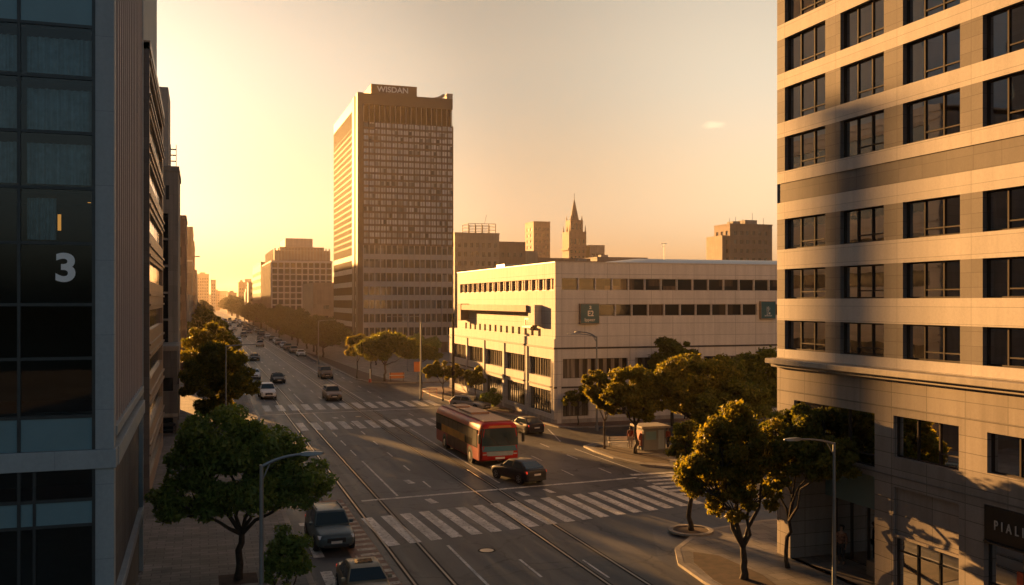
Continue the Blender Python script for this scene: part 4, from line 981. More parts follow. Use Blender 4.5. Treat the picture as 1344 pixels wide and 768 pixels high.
# near trees
tree('dark spreading tree with a crooked trunk by the glazed block, next to the grey lamp', (1.55, 42.4, .12),
     [(-1.9, .2, 3.4, 1.55, 1.0), (-.4, .8, 5.6, 1.8, 1.35), (1.3, .3, 4.9, 1.7, 1.3), (2.6, -.2, 4.2, 1.35, 1.2), (.6, -.6, 3.6, 1.5, .9), (-1.5, .9, 4.9, 1.5, 1.1)], 26000, .125, 11, 'leaf_dark', 'bark', .17, 1.9, (.15, .0), nsub=20)
tree('thin bushy sapling with many bare stems beside the grey lamp', (3.2, 38.6, .12), [(.0, 0, 2.0, .7, .8), (.35, .2, 1.3, .6, .6), (-.3, 0, 1.4, .6, .9), (.1, 0, 1.9, .8, 1.0)], 3200, .10, 12, 'leaf_dark', 'bark', .035, .9, name='sapling', nsub=26,
     stems=[(-.15, 0, -.3, 0, 1), (.1, .1, .35, .1, 1), (0, -.1, .05, .1, 1)])
tree('small slim golden tree in the round kerbed pit', (24.1, 44.0, .16), [(-.1, 0, 3.4, .95, 1.2), (-.3, .1, 4.6, .95, 1.1), (.3, 0, 2.9, .8, .8)], 8000, .12, 13, 'leaf_gold', 'bark', .15, 1.9, nsub=14)
tree('forked golden leaved tree leaning over the shop pavement', (22.1, 35.7, .12),
     [(-1.5, .3, 4.5, 1.25, 1.35), (.0, .5, 5.7, 1.5, 1.35), (.5, .0, 4.0, 1.3, 1.0), (1.7, .4, 5.5, 1.2, 1.1), (-.9, .2, 5.9, 1.0, 1.0), (-.6, .2, 3.3, 1.0, .8)], 22000, .115, 14, 'leaf_gold', 'bark', .17, 1.35, (-.05, 0), nsub=18)
tree('dark green tree pressed against the office block windows', (24.9, 36.6, .12),
     [(.0, .0, 5.6, 1.25, 1.3), (-.2, -1.8, 5.3, 1.2, 1.2), (-.1, -3.2, 5.4, 1.0, 1.0), (.1, -1.0, 6.4, 1.1, .9), (-.5, .9, 4.6, 1.0, 1.1)], 17000, .12, 15, 'leaf_green', 'bark', .10, 2.3, (-.5, -.8), nsub=16)
# trees on the island
tree('slim golden tree at the tip of the traffic island', (30.9, 70.6, .12), [(.0, 0, 4.3, 1.3, 1.4), (-.6, .5, 5.2, 1.0, 1.0), (.6, 0, 3.4, 1.0, .9)], 8000, .15, 21, 'leaf_gold', 'bark_grey', .09, 2.2, nsub=14)
tree('bushy golden tree on the island soil bed', (32.2, 67.6, .12), [(-.2, 0, 5.2, 1.8, 1.6), (1.3, .3, 4.8, 1.5, 1.4), (-1.3, .4, 4.4, 1.2, 1.1), (.5, -.3, 3.6, 1.3, .9)], 15000, .15, 22, 'leaf_gold', 'bark', .15, 2.2, nsub=16)
tree('wide golden tree in the middle of the traffic island', (37.0, 67.0, .12), [(-1.6, 0, 5.4, 2.0, 1.8), (.9, .3, 6.4, 2.1, 1.6), (2.6, 0, 5.0, 1.8, 1.7), (-.2, -.5, 4.0, 2.0, 1.3), (-2.4, .4, 4.3, 1.3, 1.2)], 24000, .16, 23, 'leaf_gold', 'bark', .22, 2.4, nsub=18)
tree('broad shaded tree on the island beside the beige block', (42.6, 69.0, .12), [(-1.5, 0, 5.6, 2.2, 1.9), (1.4, 0, 6.2, 2.3, 1.8), (.2, -.8, 4.3, 2.2, 1.4), (3.0, 0, 4.8, 2.0, 1.8), (-3.0, .5, 4.2, 1.7, 1.5)], 22000, .17, 24, 'leaf_green', 'bark', .22, 2.2, nsub=18)
tree('dark low tree on the island behind the shop trees', (37.6, 63.8, .12), [(0, 0, 3.6, 2.0, 1.5), (2.0, 0, 4.0, 2.0, 1.6), (-1.2, .3, 2.9, 1.3, 1.0)], 13000, .16, 25, 'leaf_green', 'bark', .15, 1.5, nsub=15)
tree('dark round tree close to the cream building front', (43.0, 82.0, .12), [(-.8, 0, 6.6, 1.7, 1.6), (1.0, 0, 6.4, 1.8, 1.6), (0, 0, 5.2, 2., 1.4)], 13000, .18, 26, 'leaf_green', 'bark', .18, 2.8, nsub=16)
tree('small green tree at the corner of the cream building', (34.4, 84.9, .12), [(0, 0, 2.9, 1.0, .8), (.9, -.2, 2.6, .9, .7), (-.8, .1, 2.4, .7, .6)], 5000, .15, 27, 'leaf_green', 'bark', .06, 1.5, nsub=10)
tree('small yellow green tree beside the cream building pole', (27.6, 111.0, .12), [(0, 0, 3.7, 1.3, 1.1), (-1.0, .2, 3.4, 1.1, .9), (1.0, 0, 3.2, 1.1, .9)], 7000, .17, 28, 'leaf_gold', 'bark', .09, 1.9, nsub=12)
tree('thin dark tree against the cream building windows', (30.6, 107.5, .12), [(0, 0, 3.0, 1.2, 1.0), (.6, 1.4, 2.7, 1.0, .8)], 4500, .16, 29, 'leaf_green', 'bark', .07, 1.6, nsub=10)
tree('round clipped bush at the foot of the cream building', (30.3, 100.6, .12), [(0, 0, 1.1, 1.2, 1.0), (.3, 1.0, .9, 1.0, .8)], 4200, .15, 30, 'leaf_dark', 'bark', .05, .4, name='bush', nsub=12)
# tower block kerb trees
tree('golden narrow tree at the kerb opposite the cream building', (22.9, 146.5, .12), [(0, 0, 3.9, 1.5, 1.5), (.7, 0, 4.8, 1.2, 1.1)], 8000, .19, 31, 'leaf_gold', 'bark', .09, 2.0, nsub=14).scale = (1.2, 1.2, 1.18)
tree('golden slender tree second along the tower kerb', (24.3, 142.5, .12), [(-.2, 0, 3.9, 1.5, 1.5), (.6, 0, 4.7, 1.2, 1.0)], 8000, .19, 32, 'leaf_gold', 'bark', .09, 2.0, nsub=14).scale = (1.2, 1.2, 1.18)
tree('round umbrella shaped tree by the orange barrier', (25.9, 139.6, .12), [(-1.6, 0, 4.1, 2.0, 1.3), (1.3, 0, 4.3, 2.3, 1.5), (0, 0, 4.9, 2.2, 1.2), (3.0, 0, 3.5, 1.3, 1.0)], 15000, .19, 33, 'leaf_green', 'bark', .15, 2.0, nsub=18).scale = (1.2, 1.2, 1.18)
tree('leafy tree under the tower beside the orange sign', (33.5, 150, .12), [(0, 0, 3.6, 1.8, 1.3), (1.8, 0, 3.3, 1.6, 1.1)], 8000, .2, 34, 'leaf_green', 'bark', .12, 1.8, nsub=14)
tree('dark tree below the tower lobby', (37.5, 168, .12), [(0, 0, 4.2, 2.2, 1.6), (2.3, 0, 3.8, 2.0, 1.4)], 9000, .22, 35, 'leaf_dark', 'bark', .15, 1.8, nsub=14)
tree('dark bushy tree by the tower plinth behind the poles', (31.0, 176, .12), [(0, 0, 3.2, 2.0, 1.4), (2.0, 0, 2.8, 1.6, 1.1)], 8000, .22, 36, 'leaf_dark', 'bark', .15, 1.5, nsub=14)
# the left pavement row
tree('rounded green tree by the tall thin lamp on the left pavement', (1.4, 97.6, .12), [(-.9, 0, 4.9, 2.1, 1.7), (1.2, 0, 5.0, 2.1, 1.7), (.2, 0, 6.2, 2.0, 1.3), (1.8, -.5, 3.4, 1.9, 1.3), (-1.2, -.4, 3.6, 1.8, 1.3), (.2, 0, 1.4, 2.0, 1.0), (2.9, .2, 3.2, 1.3, 1.0)], 26000, .18, 41, 'leaf_gold', 'bark', .2, 1.9, nsub=18)
tv = [tree('golden topped tree right behind the rounded one on the left pavement', (1.2, 116, .12), [(-1.2, 0, 6.0, 2.2, 1.8), (1.0, 0, 6.3, 2.1, 1.8), (-.2, 0, 7.7, 2.0, 1.4), (0, 0, 3.8, 2.3, 1.3)], 16000, .2, 42, 'leaf_gold', 'bark', .2, 2.0, nsub=16)]
tv.append(tree('dark tree third up the left pavement row', (1.6, 142, .12), [(-.9, 0, 5.0, 2.4, 1.8), (1.2, .5, 5.4, 2.3, 1.8), (.2, 0, 6.6, 2.1, 1.3), (0, 0, 3.6, 2.6, 1.4)], 12000, .26, 43, 'leaf_green', 'bark', .2, 2.0, nsub=16))
ordn = ['fourth', 'fifth', 'sixth', 'seventh', 'eighth', 'ninth', 'tenth', 'eleventh', 'twelfth', 'thirteenth', 'fourteenth', 'fifteenth', 'sixteenth', 'seventeenth', 'eighteenth', 'nineteenth', 'twentieth']
Y_ = 158.
for k in range(16):
    dup(tv[1] if k % 3 else tv[0], (1.3+rr.uniform(-.5, .8), Y_, .12), rr.uniform(0, 6.2), ordn[k]+' tree up the left pavement row counting from the dark spreading one', 'tree', 'trees along the left pavement', rr.uniform(.9, 1.15)); Y_ += 16+k*1.6
# the right row under the gridded building
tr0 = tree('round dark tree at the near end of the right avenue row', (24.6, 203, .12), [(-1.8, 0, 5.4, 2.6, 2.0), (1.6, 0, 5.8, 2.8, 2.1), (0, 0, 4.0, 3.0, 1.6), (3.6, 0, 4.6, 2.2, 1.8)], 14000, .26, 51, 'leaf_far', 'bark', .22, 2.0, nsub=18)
Y_ = 213.
for k in range(22):
    big = 1.0 if k < 4 else 1.2
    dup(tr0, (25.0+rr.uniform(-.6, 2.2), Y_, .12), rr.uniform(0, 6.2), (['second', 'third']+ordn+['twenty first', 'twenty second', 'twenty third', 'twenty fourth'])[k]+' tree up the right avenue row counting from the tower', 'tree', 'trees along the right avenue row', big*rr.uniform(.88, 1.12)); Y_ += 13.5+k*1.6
for k, (x, y, s) in enumerate([(22.5, 640, 1.7), (25, 690, 1.8), (27, 740, 1.9), (24, 790, 2.0), (0, 560, 1.4), (-1, 640, 1.5)]):
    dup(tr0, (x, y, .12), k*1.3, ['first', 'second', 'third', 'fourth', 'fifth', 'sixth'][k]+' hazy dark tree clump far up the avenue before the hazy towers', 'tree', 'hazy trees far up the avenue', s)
# ------------------------------------------------------------------ vehicles (local: front towards -y, ground at z 0)
PAINT = {k: m_car('paint_'+k, c, mt) for k, c, mt in (('slate', (.10, .135, .145), .5), ('champagne', (.30, .25, .17), .6), ('charcoal', (.035, .034, .036), .4), ('plum', (.028, .022, .03), .4),
                                                     ('silver', (.36, .36, .35), .7), ('white', (.55, .53, .5), .0), ('bronze', (.17, .075, .035), .4), ('tan', (.26, .18, .12), .3), ('red', (.30, .03, .02), .1), ('black', (.015, .015, .016), .2))}
def car(name, label, cat, paint, loc, rz, kind='saloon', group=None, lit=False):
    spec = dict(
        saloon=dict(L=4.65, W=1.82, H=1.44, belt=.93, hood=.86, tail=.98, cab=(-.95, -.25, .95, 1.75), wt=.60, wb=.84),
        hatch=dict(L=4.3, W=1.80, H=1.47, belt=.95, hood=.90, tail=1.0, cab=(-.95, -.22, 1.15, 1.95), wt=.60, wb=.84),
        suv=dict(L=4.6, W=1.92, H=1.70, belt=1.08, hood=1.03, tail=1.1, cab=(-1.05, -.42, 1.6, 2.1), wt=.68, wb=.89),
        estate=dict(L=4.85, W=1.84, H=1.50, belt=.95, hood=.88, tail=1.0, cab=(-1.0, -.25, 1.75, 2.28), wt=.62, wb=.85),
        pickup=dict(L=4.9, W=1.9, H=1.82, belt=1.15, hood=1.12, tail=1.16, cab=(-.9, -.45, 1.9, 2.25), wt=.74, wb=.90))[kind]
    L, W, H, belt = spec['L'], spec['W'], spec['H'], spec['belt']; hw = W/2; hood, tail = spec['hood'], spec['tail']
    t = thing(name, label, cat, loc, rz, group); P = M.get(paint) or PAINT[paint]
    gc = .20 if kind in ('suv', 'pickup') else .14
    st = [(-.500, gc+.22, hood*.66, .70), (-.492, gc+.08, hood*.76, .82), (-.455, gc, hood*.86, .93), (-.36, gc, hood*.95, .985), (-.22, gc, hood*1.0, 1.), (-.12, gc, belt*.99, 1.), (.10, gc, belt, 1.), (.30, gc, belt*1.02, 1.),
          (.42, gc, tail, .97), (.475, gc+.04, tail*.97, .92), (.495, gc+.12, tail*.90, .85), (.500, gc+.25, tail*.80, .76)]
    b = MB(); rings = []
    for (s, zl, zt, w) in st:
        y = s*L; w *= hw; m = zl+(zt-zl)*.55
        half = [(0, zl), (.80*w, zl), (.97*w, zl+.10), (1.0*w, m), (.965*w, zt-.07), (.86*w, zt-.004), (.45*w, zt+.018), (0, zt+.025)]
        ring = half+[(-x, z) for x, z in reversed(half[1:-1])]
        rings.append([(x, y, z) for x, z in ring])
    n = len(rings[0]); i0 = len(b.v)
    for r_ in rings: b.v += r_
    for k in range(len(rings)-1):
        for j in range(n): b.f.append((k*n+j, k*n+(j+1) % n, (k+1)*n+(j+1) % n, (k+1)*n+j))
    b.f.append(tuple(range(n))); b.f.append(tuple((len(rings)-1)*n+j for j in reversed(range(n))))
    b.build('body', P, t, smooth=True, sub=1)
    f0, f1, r1, r0 = spec['cab']; wb, wt = spec['wb'], spec['wt']; zb = belt-.05
    prof = [(f0, zb, wb), (f1, H-.045, wt+.02), ((f1+r1)/2, H, wt), (r1, H-.055, wt+.02), (r0, zb, wb)]
    c = MB(); c.v = [(-w, y, z) for y, z, w in prof]+[(w, y, z) for y, z, w in prof]
    c.f = [(k, k+1, k+6, k+5) for k in range(4)]+[(4, 3, 2, 1, 0), (5, 6, 7, 8, 9), (0, 5, 9, 4)]
    c.build('cabin', P, t, smooth=True, bevel=.07, bseg=3)
    V = Vector
    def panel(nm, q, ins, offv, m='carglass', par=t):
        q = [V(p) for p in q]; cen = sum(q, V())/len(q); o_ = V(offv)
        f = MB(); f.quad(*[tuple(cen+(p-cen)*(1-ins)+o_) for p in q]); return f.build(nm, m, par, fix=False)
    up = lambda p, q: V((0, p, q)).normalized()*.016
    y, z, w = zip(*prof)
    ws = [(-w[0]+.05, y[0]+.03, z[0]+.06), (w[0]-.05, y[0]+.03, z[0]+.06), (w[1]-.03, y[1], z[1]-.03), (-w[1]+.03, y[1], z[1]-.03)]
    panel('windscreen', ws, .05, up(-(H-zb), (f1-f0)))
    rw = [(w[4]-.06, y[4]-.03, z[4]+.10), (-w[4]+.06, y[4]-.03, z[4]+.10), (-w[3]+.04, y[3], z[3]-.03), (w[3]-.04, y[3], z[3]-.03)]
    panel('rear_window', rw, .06, up((H-zb), (r0-r1)))
    def sx(zv): return wb+(wt+.02-wb)*(zv-zb)/(H-.05-zb)
    ym = (f1+r1)/2-.05; zlo, zhi = belt+.03, H-.13
    def fy(zv): return f0+(f1-f0)*(zv-zb)/(H-.045-zb)
    def ry(zv): return r0+(r1-r0)*(zv-zb)/(H-.055-zb)
    for s in (-1, 1):
        for (ya, yb, yc, yd) in ((fy(zlo)+.18, ym-.04, ym-.04, fy(zhi)+.10), (ym+.04, ry(zlo)-.16, ry(zhi)-.10, ym+.04)):
            q = [(s*(sx(zlo)+.014), ya, zlo), (s*(sx(zlo)+.014), yb, zlo), (s*(sx(zhi)+.014), yc, zhi), (s*(sx(zhi)+.014), yd, zhi)]
            panel('side_window', q, .0, (0, 0, 0))
        mr = MB(); mr.box(s*(hw+.02)-.09, s*(hw+.02)+.09, f0+.28, f0+.40, belt-.02, belt+.13); mr.build('mirror', P, t, bevel=.03)
        hl = MB(); x0, x1 = sorted((s*hw*.50, s*hw*.88)); hl.frustum(x0, x1, -L*.488, -L*.42, hood*.66, x0+.03*s, x1, -L*.472, -L*.41, hood*.80); hl.build('headlight', 'lamp_warm' if lit else 'headlight', t, bevel=.02)
        tl = MB(); x0, x1 = sorted((s*hw*.46, s*hw*.90)); tl.frustum(x0, x1, L*.43, L*.489, tail*.72, x0, x1, L*.42, L*.480, tail*.88); tl.build('taillight', 'taillight', t, bevel=.02)
    gr = MB(); gr.box(-hw*.46, hw*.46, -L*.5-.012, -L*.46, gc+.30, hood*.70); gr.box(-hw*.62, hw*.62, -L*.5+.01, -L*.46, gc+.06, gc+.20); gr.build('grille', 'trim', t, bevel=.015)
    pl = MB(); pl.box(-.26, .26, -L*.5-.03, -L*.48, gc+.26, gc+.38); pl.build('number_plate', 'plate', t)
    pl = MB(); pl.box(-.26, .26, L*.48, L*.5+.02, tail*.58, tail*.58+.12); pl.build('number_plate', 'plate', t)
    bp = MB(); bp.box(-hw*.80, hw*.80, L*.46, L*.5+.008, gc+.08, gc+.26); bp.build('rear_bumper_trim', 'trim', t, bevel=.02)
    if kind in ('suv', 'pickup', 'estate'):
        for s in (-1, 1): rl = MB(); rl.box(s*(wt-.06)-.02, s*(wt-.06)+.02, f1+.25, r1-.15, H-.02, H+.035); rl.build('roof_rail', 'trim', t)
    if kind == 'saloon':
        sr = MB(); sr.quad((-.36, f1+.22, H+.002), (.36, f1+.22, H+.002), (.36, f1+.75, H+.008), (-.36, f1+.75, H+.008)); sr.build('sunroof', 'carglass', t, fix=False)
    rw_ = .36 if kind in ('suv', 'pickup') else .32
    for yy in (-L*.305, L*.295):
        for s in (-1, 1):
            ar = MB(); ar.tube([(s*(hw-.18), yy, rw_+.01), (s*(hw+.006), yy, rw_+.01)], rw_+.065, 20); ar.build('wheel_arch', 'trim', t, smooth=False)
            wh = MB(); wh.tube([(s*(hw-.20), yy, rw_), (s*(hw-.03), yy, rw_), (s*(hw+.018), yy, rw_)], [rw_, rw_, rw_-.03], 20); w_ = wh.build('wheel', 'rubber', t)
            ri = MB(); cx = s*(hw+.022); ri.disc((cx, yy, rw_), rw_*.20, 'x', 12)
            for k in range(5):
                a = 2*math.pi*k/5; ca, sa = math.cos(a), math.sin(a); r2 = rw_*.68
                ri.quad((cx, yy-.045*sa, rw_+.045*ca), (cx, yy+r2*ca-.03*sa, rw_+r2*sa+.03*ca), (cx, yy+r2*ca+.03*sa, rw_+r2*sa-.03*ca), (cx, yy+.045*sa, rw_-.045*ca))
            no, r_o, r_i = 20, rw_*.74, rw_*.62
            for k in range(no):
                a, a2 = 2*math.pi*k/no, 2*math.pi*(k+1)/no
                ri.quad((cx, yy+r_o*math.cos(a), rw_+r_o*math.sin(a)), (cx, yy+r_o*math.cos(a2), rw_+r_o*math.sin(a2)), (cx, yy+r_i*math.cos(a2), rw_+r_i*math.sin(a2)), (cx, yy+r_i*math.cos(a), rw_+r_i*math.sin(a)))
            ri.build('rim', 'rim', w_)
    return t
PI = math.pi
car('parked_car', 'slate grey crossover facing the camera in the kerb lane below the dark tree', 'car', 'slate', (6.1, 48.0, .012), R(2), 'suv', 'cars on the avenue')
car('parked_car', 'champagne saloon with sunroof cut off by the bottom of the picture', 'car', 'champagne', (6.3, 38.5, .012), R(0), 'saloon', 'cars on the avenue')
car('parked_car', 'charcoal hatchback showing red tail lamps in front of the bus', 'car', 'charcoal', (20.3, 60.8, .012), R(198), 'hatch', 'cars on the avenue')
car('parked_car', 'dark plum hatchback turning away between the bus and the cream building', 'car', 'plum', (28.3, 82.6, .012), R(190), 'hatch', 'cars on the avenue')
car('parked_car', 'silver estate car parked slantwise by the bush at the cream building', 'car', 'silver', (28.2, 101.0, .125), R(33), 'estate', 'cars on the avenue')
pk = car('parked_car', 'boxy white pickup beside the left trees before the far crosswalk', 'car', 'white', (7.9, 122.0, .012), R(2), 'pickup', 'cars on the avenue')
dks = car('parked_car', 'dark saloon alone in the second lane past the far crosswalk', 'car', 'black', (10.9, 144.6, .012), R(2), 'saloon', 'cars on the avenue')
whs = car('parked_car', 'white hatchback half hidden behind the left tree crown', 'car', 'white', (8.0, 153.5, .012), R(0), 'hatch', 'cars on the avenue')
ors = car('parked_car', 'bronze crossover reaching the far crosswalk on the second tram track', 'car', 'bronze', (15.3, 117.6, .012), R(1), 'suv', 'cars on the avenue')
tns = car('parked_car', 'tan boxy van like car near the golden kerb trees', 'car', 'tan', (18.6, 150.8, .012), R(1), 'pickup', 'cars on the avenue')
car('parked_car', 'black car with lit headlamps behind the island kiosk', 'car', 'black', (39.2, 71.6, .125), R(-30), 'hatch', 'cars on the avenue', lit=True)
# distant traffic: copies in other colours
base = {'black': dks, 'white': whs, 'bronze': ors, 'tan': tns}
tones = ['white', 'silver', 'charcoal', 'red', 'black', 'tan', 'champagne', 'slate']
src = [whs, dks, ors, tns]; srcp = ['white', 'black', 'bronze', 'tan']
rc = random.Random(3); cnt = {}
nums = ['first', 'second', 'third', 'fourth', 'fifth', 'sixth', 'seventh', 'eighth', 'ninth', 'tenth', 'eleventh', 'twelfth', 'thirteenth', 'fourteenth', 'fifteenth', 'sixteenth', 'seventeenth', 'eighteenth', 'nineteenth', 'twentieth']
def far_car(x, y, lane, k, rz=0.):
    j = rc.randrange(4); tone = tones[rc.randrange(8)]
    key = (lane, tone); cnt[key] = cnt.get(key, 0)+1
    c = dup(src[j], (x, y, .012), rz, f'{nums[cnt[key]-1]} {tone} car in the {lane} counting away from the junction', 'car', 'small cars far up the avenue')
    recolour(c, PAINT[srcp[j]], PAINT[tone])
y = 176.
k = 0
while y < 620: far_car(7.0+rc.uniform(-.2, .2), y, 'kerb lane on the left', k); y += rc.uniform(17, 42); k += 1
for x, lane, y0, y1, g0, g1 in ((10.4, 'left tram lane', 200, 640, 45, 90), (13.6, 'middle lane', 330, 640, 35, 80), (17.3, 'right tram lane', 300, 640, 40, 90), (20.6, 'parking lane on the right', 212, 600, 9, 24)):
    y = y0
    while y < y1: far_car(x+rc.uniform(-.3, .3), y, lane, 0); y += rc.uniform(g0, g1)
c = dup(ors, (15.0, 259.5, .012), 0, 'bright red car far up the middle of the avenue', 'car', 'cars on the avenue'); recolour(c, PAINT['bronze'], PAINT['red'])
for k, (x, y) in enumerate([(42, 143.5), (46.5, 143.5), (36.5, 146)]):
    c = dup(src[k], (x, y, .135), R(85), ['white', 'dark', 'bronze'][k]+' car parked sideways under the tall tower', 'car', 'cars on the avenue')

# ------------------------------------------------------------------ bus
def bus():
    L, W, H = 12.6, 3.0, 3.22; hw = W/2
    t = thing('city_bus', 'red single deck city bus with an orange advert on its side, crossing the junction', 'bus', (20.5, 72.2, .012), R(1.2))
    # body: rounded cross-section lofted along the length with rounded ends
    st = [(-.5, .86, .94, .10), (-.494, .92, .965, .05), (-.478, .97, .985, .02), (-.45, .995, 1., 0), (-.2, 1, 1, 0), (.2, 1, 1, 0), (.47, 1, 1, 0), (.49, .97, .985, .02), (.5, .90, .95, .06)]
    b = MB(); rings = []
    for (s, fw, fh, zb) in st:
        w, z1, z0 = hw*fw, H*fh, .36+zb*2
        half = [(0, z0), (w*.96, z0), (w, z0+.08), (w, 1.3), (w*.995, 2.3), (w*.97, z1-.50), (w*.93, z1-.28), (w*.84, z1-.12), (w*.70, z1-.04), (0, z1)]
        rings.append([(x, s*L, z) for x, z in half]+[(-x, s*L, z) for x, z in reversed(half[1:-1])])
    n = len(rings[0])
    for r_ in rings: b.v += r_
    for k in range(len(rings)-1):
        for j in range(n): b.f.append((k*n+j, k*n+(j+1) % n, (k+1)*n+(j+1) % n, (k+1)*n+j))
    b.f.append(tuple(range(n))); b.f.append(tuple((len(rings)-1)*n+j for j in reversed(range(n))))
    b.build('body', 'busred', t, smooth=True, bevel=.03)
    rf = MB(); rf.box(-1.05, 1.05, -L*.46, L*.47, H-.02, H+.05); rf.box(-.75, .75, -1.5, 1.8, H+.051, H+.20); rf.box(-.6, .6, 3.2, 4.9, H+.051, H+.17); rf.build('roof_cover', 'busroof', t, bevel=.05, bseg=3)
    # front: windscreen, blue panel, grey bumper panel, destination strip
    yf = -L*.5
    def slab(nm, pts, m, thick=.05):
        """front panel following the curved nose; pts are (x, z), mirrored"""
        q = MB(); m_ = 9
        zs = sorted({p[1] for p in pts}); lo, hi = zs[0], zs[-1]
        wl_ = [p[0] for p in pts if p[1] == lo][0]; wh_ = [p[0] for p in pts if p[1] == hi][0]
        for k in range(m_):
            ua, ub = -1+2*k/m_, -1+2*(k+1)/m_
            bow = lambda u: yf-.055+.06*abs(u)**4
            q.quad((ua*wl_, bow(ua), lo), (ub*wl_, bow(ub), lo), (ub*wh_, bow(ub)+.02, hi), (ua*wh_, bow(ua)+.02, hi))
        return q.build(nm, m, t, smooth=True, fix=False)
    slab('windscreen', [(1.38, 1.52), (1.35, 2.78)], 'carglass'); slab('blue_panel', [(1.32, 1.12), (1.38, 1.50)], 'busblue'); slab('bumper_panel', [(1.0, .80), (1.2, 1.10)], 'busgrey')
    slab('destination_display', [(.95, 2.82), (.92, 2.98)], 'orange')
    wp = MB(); wp.tube([(-.1, yf-.09, 1.52), (-.75, yf-.07, 2.15)], .018, 5); wp.tube([(.9, yf-.08, 1.52), (.3, yf-.085, 2.15)], .018, 5); wp.build('wiper', 'black', t)
    for s in (-1, 1):
        h_ = MB(); x0, x1 = sorted((s*.98, s*1.32)); h_.frustum(x0, x1, yf-.01, yf+.3, .84, x0, x1, yf+.01, yf+.3, 1.06); h_.build('headlight', 'headlight', t, bevel=.05)
        mm = MB(); mm.tube([(s*1.38, yf+.1, 2.72), (s*1.62, yf-.25, 2.66), (s*1.66, yf-.28, 2.4)], .028, 6); mm.box(s*1.66-.10, s*1.66+.10, yf-.36, yf-.24, 1.78, 2.42); mm.build('mirror', 'black', t, bevel=.03)
    pl = MB(); pl.box(-.35, .35, yf-.05, yf+.02, .56, .70); pl.build('number_plate', 'plate', t, bevel=.01)
    # sides
    for s in (-1, 1):
        x = s*(hw+.012); n_ = 0
        bd = MB(); bd.box(min(x, s*(hw-.05)), max(x, s*(hw-.05)), yf+.75, L*.485, 1.30, 2.62); bd.build('window_surround', 'bussurround', t, bevel=.02)
        y = yf+.95
        while y < L*.47-.2:
            w_ = 1.2 if n_ else .95; q = MB(); q.quad((s*(hw+.016), y, 1.42 if n_ == 0 else 1.86), (s*(hw+.016), y+w_, 1.42 if n_ == 0 else 1.86), (s*(hw+.016), y+w_, 2.52), (s*(hw+.016), y, 2.52)); q.build('side_window', 'busglass', t, fix=False)
            y += w_+.11; n_ += 1
        ad = MB(); ad.box(min(s*(hw+.02), s*hw), max(s*(hw+.02), s*hw), -2.4, 4.3, 1.32, 1.90); ad.build('advert_panel', 'busorange', t, bevel=.008)
        sk = MB(); sk.box(min(s*(hw+.01), s*(hw-.04)), max(s*(hw+.01), s*(hw-.04)), yf+3.35, L*.5-3.7, 0.46, 1.28); sk.build('lower_panel', 'buspanel', t, bevel=.01)
        for yy in (yf+2.55, L*.5-2.9):
            ar = MB(); ar.tube([(s*(hw-.3), yy, .55), (s*(hw+.008), yy, .55)], .66, 22); ar.build('wheel_arch', 'black', t)
            wh = MB(); wh.tube([(s*(hw-.34), yy, .50), (s*(hw-.02), yy, .50), (s*(hw+.02), yy, .5)], [.50, .50, .46], 22); w2 = wh.build('wheel', 'rubber', t)
            ri = MB(); ri.tube([(s*(hw+.015), yy, .5), (s*(hw+.05), yy, .5)], [.30, .16], 16); ri.build('rim', 'rim', w2)
    rl = MB()
    for s in (-1, 1): rl.box(s*1.2-.15, s*1.2+.15, L*.49, L*.5+.015, 1.0, 1.3)
    rl.build('taillight', 'taillight', t)
bus()

# ------------------------------------------------------------------ street furniture
def lamp(label, loc, h_, arms, r=.09, group='street lamps'):
    t = thing('street_lamp', label, 'street lamp', loc, group=group)
    p = MB(); p.tube([(0, 0, 0), (0, 0, .5), (0, 0, .52), (0, 0, h_)], [r*1.7, r*1.6, r, r*.62], 12); p.build('pole', 'galv', t, smooth=False)
    for (dx, dy, up, hl) in arms:
        L = math.hypot(dx, dy); u = Vector((dx/L, dy/L, 0)); a = MB(); pts = []
        for k in range(7):
            s = k/6; pts.append(Vector((0, 0, h_-.05))+u*L*s+Vector((0, 0, up*(1-(1-s)**2.2))))
        a.tube(pts, [r*.55]*3+[r*.45]*4, 8); a.tube([Vector((0, 0, h_-.5)), Vector((0, 0, h_-.05))+u*L*.22+Vector((0, 0, up*.42))], r*.25, 6); a.build('arm', 'galv', t)
        e = pts[-1]; hd = MB(); n = u.cross(Vector((0, 0, 1)))
        i = len(hd.v)
        prof = [(-.05, .05, .05), (.12, .10, .07), (hl*.55, .13, .06), (hl*.9, .10, .04), (hl, .04, .02)]
        for (s, w, th) in prof: hd.v += [tuple(e+u*s+n*w+Vector((0, 0, -th*.8))), tuple(e+u*s+n*w*.8+Vector((0, 0, th))), tuple(e+u*s-n*w*.8+Vector((0, 0, th))), tuple(e+u*s-n*w+Vector((0, 0, -th*.8)))]
        for k in range(len(prof)-1):
            for j in range(4): hd.f.append((i+4*k+j, i+4*k+(j+1) % 4, i+4*k+4+(j+1) % 4, i+4*k+4+j))
        hd.f.append((i, i+1, i+2, i+3)); hd.f.append(tuple(i+4*(len(prof)-1)+j for j in (3, 2, 1, 0)))
        hd.build('lamp_head', 'galv', t, bevel=.015)
    return t
lamp('grey street lamp in front of the dark spreading tree, arm over the road', (1.66, 28.0, .12), 7.22, [(1.15, .1, .28, .62)], .085)
lamp('grey street lamp before the beige office block, arm reaching left', (22.7, 30.4, .12), 6.55, [(-1.45, .1, .22, .65)], .085)
lamp('tall thin lamp rising out of the rounded left tree', (2.3, 93.2, .12), 7.7, [(2.6, .2, .1, .7)], .10)
lamp('double arm lamp standing before the cream building', (34.5, 80.6, .12), 8.6, [(-2.2, -.3, .35, .8), (-1.0, 1.2, .45, .7)], .10)
lamp('single lamp on the right kerb before the avenue trees', (21.0, 180.5, .12), 8.2, [(2.3, -.2, .15, .8)], .11)
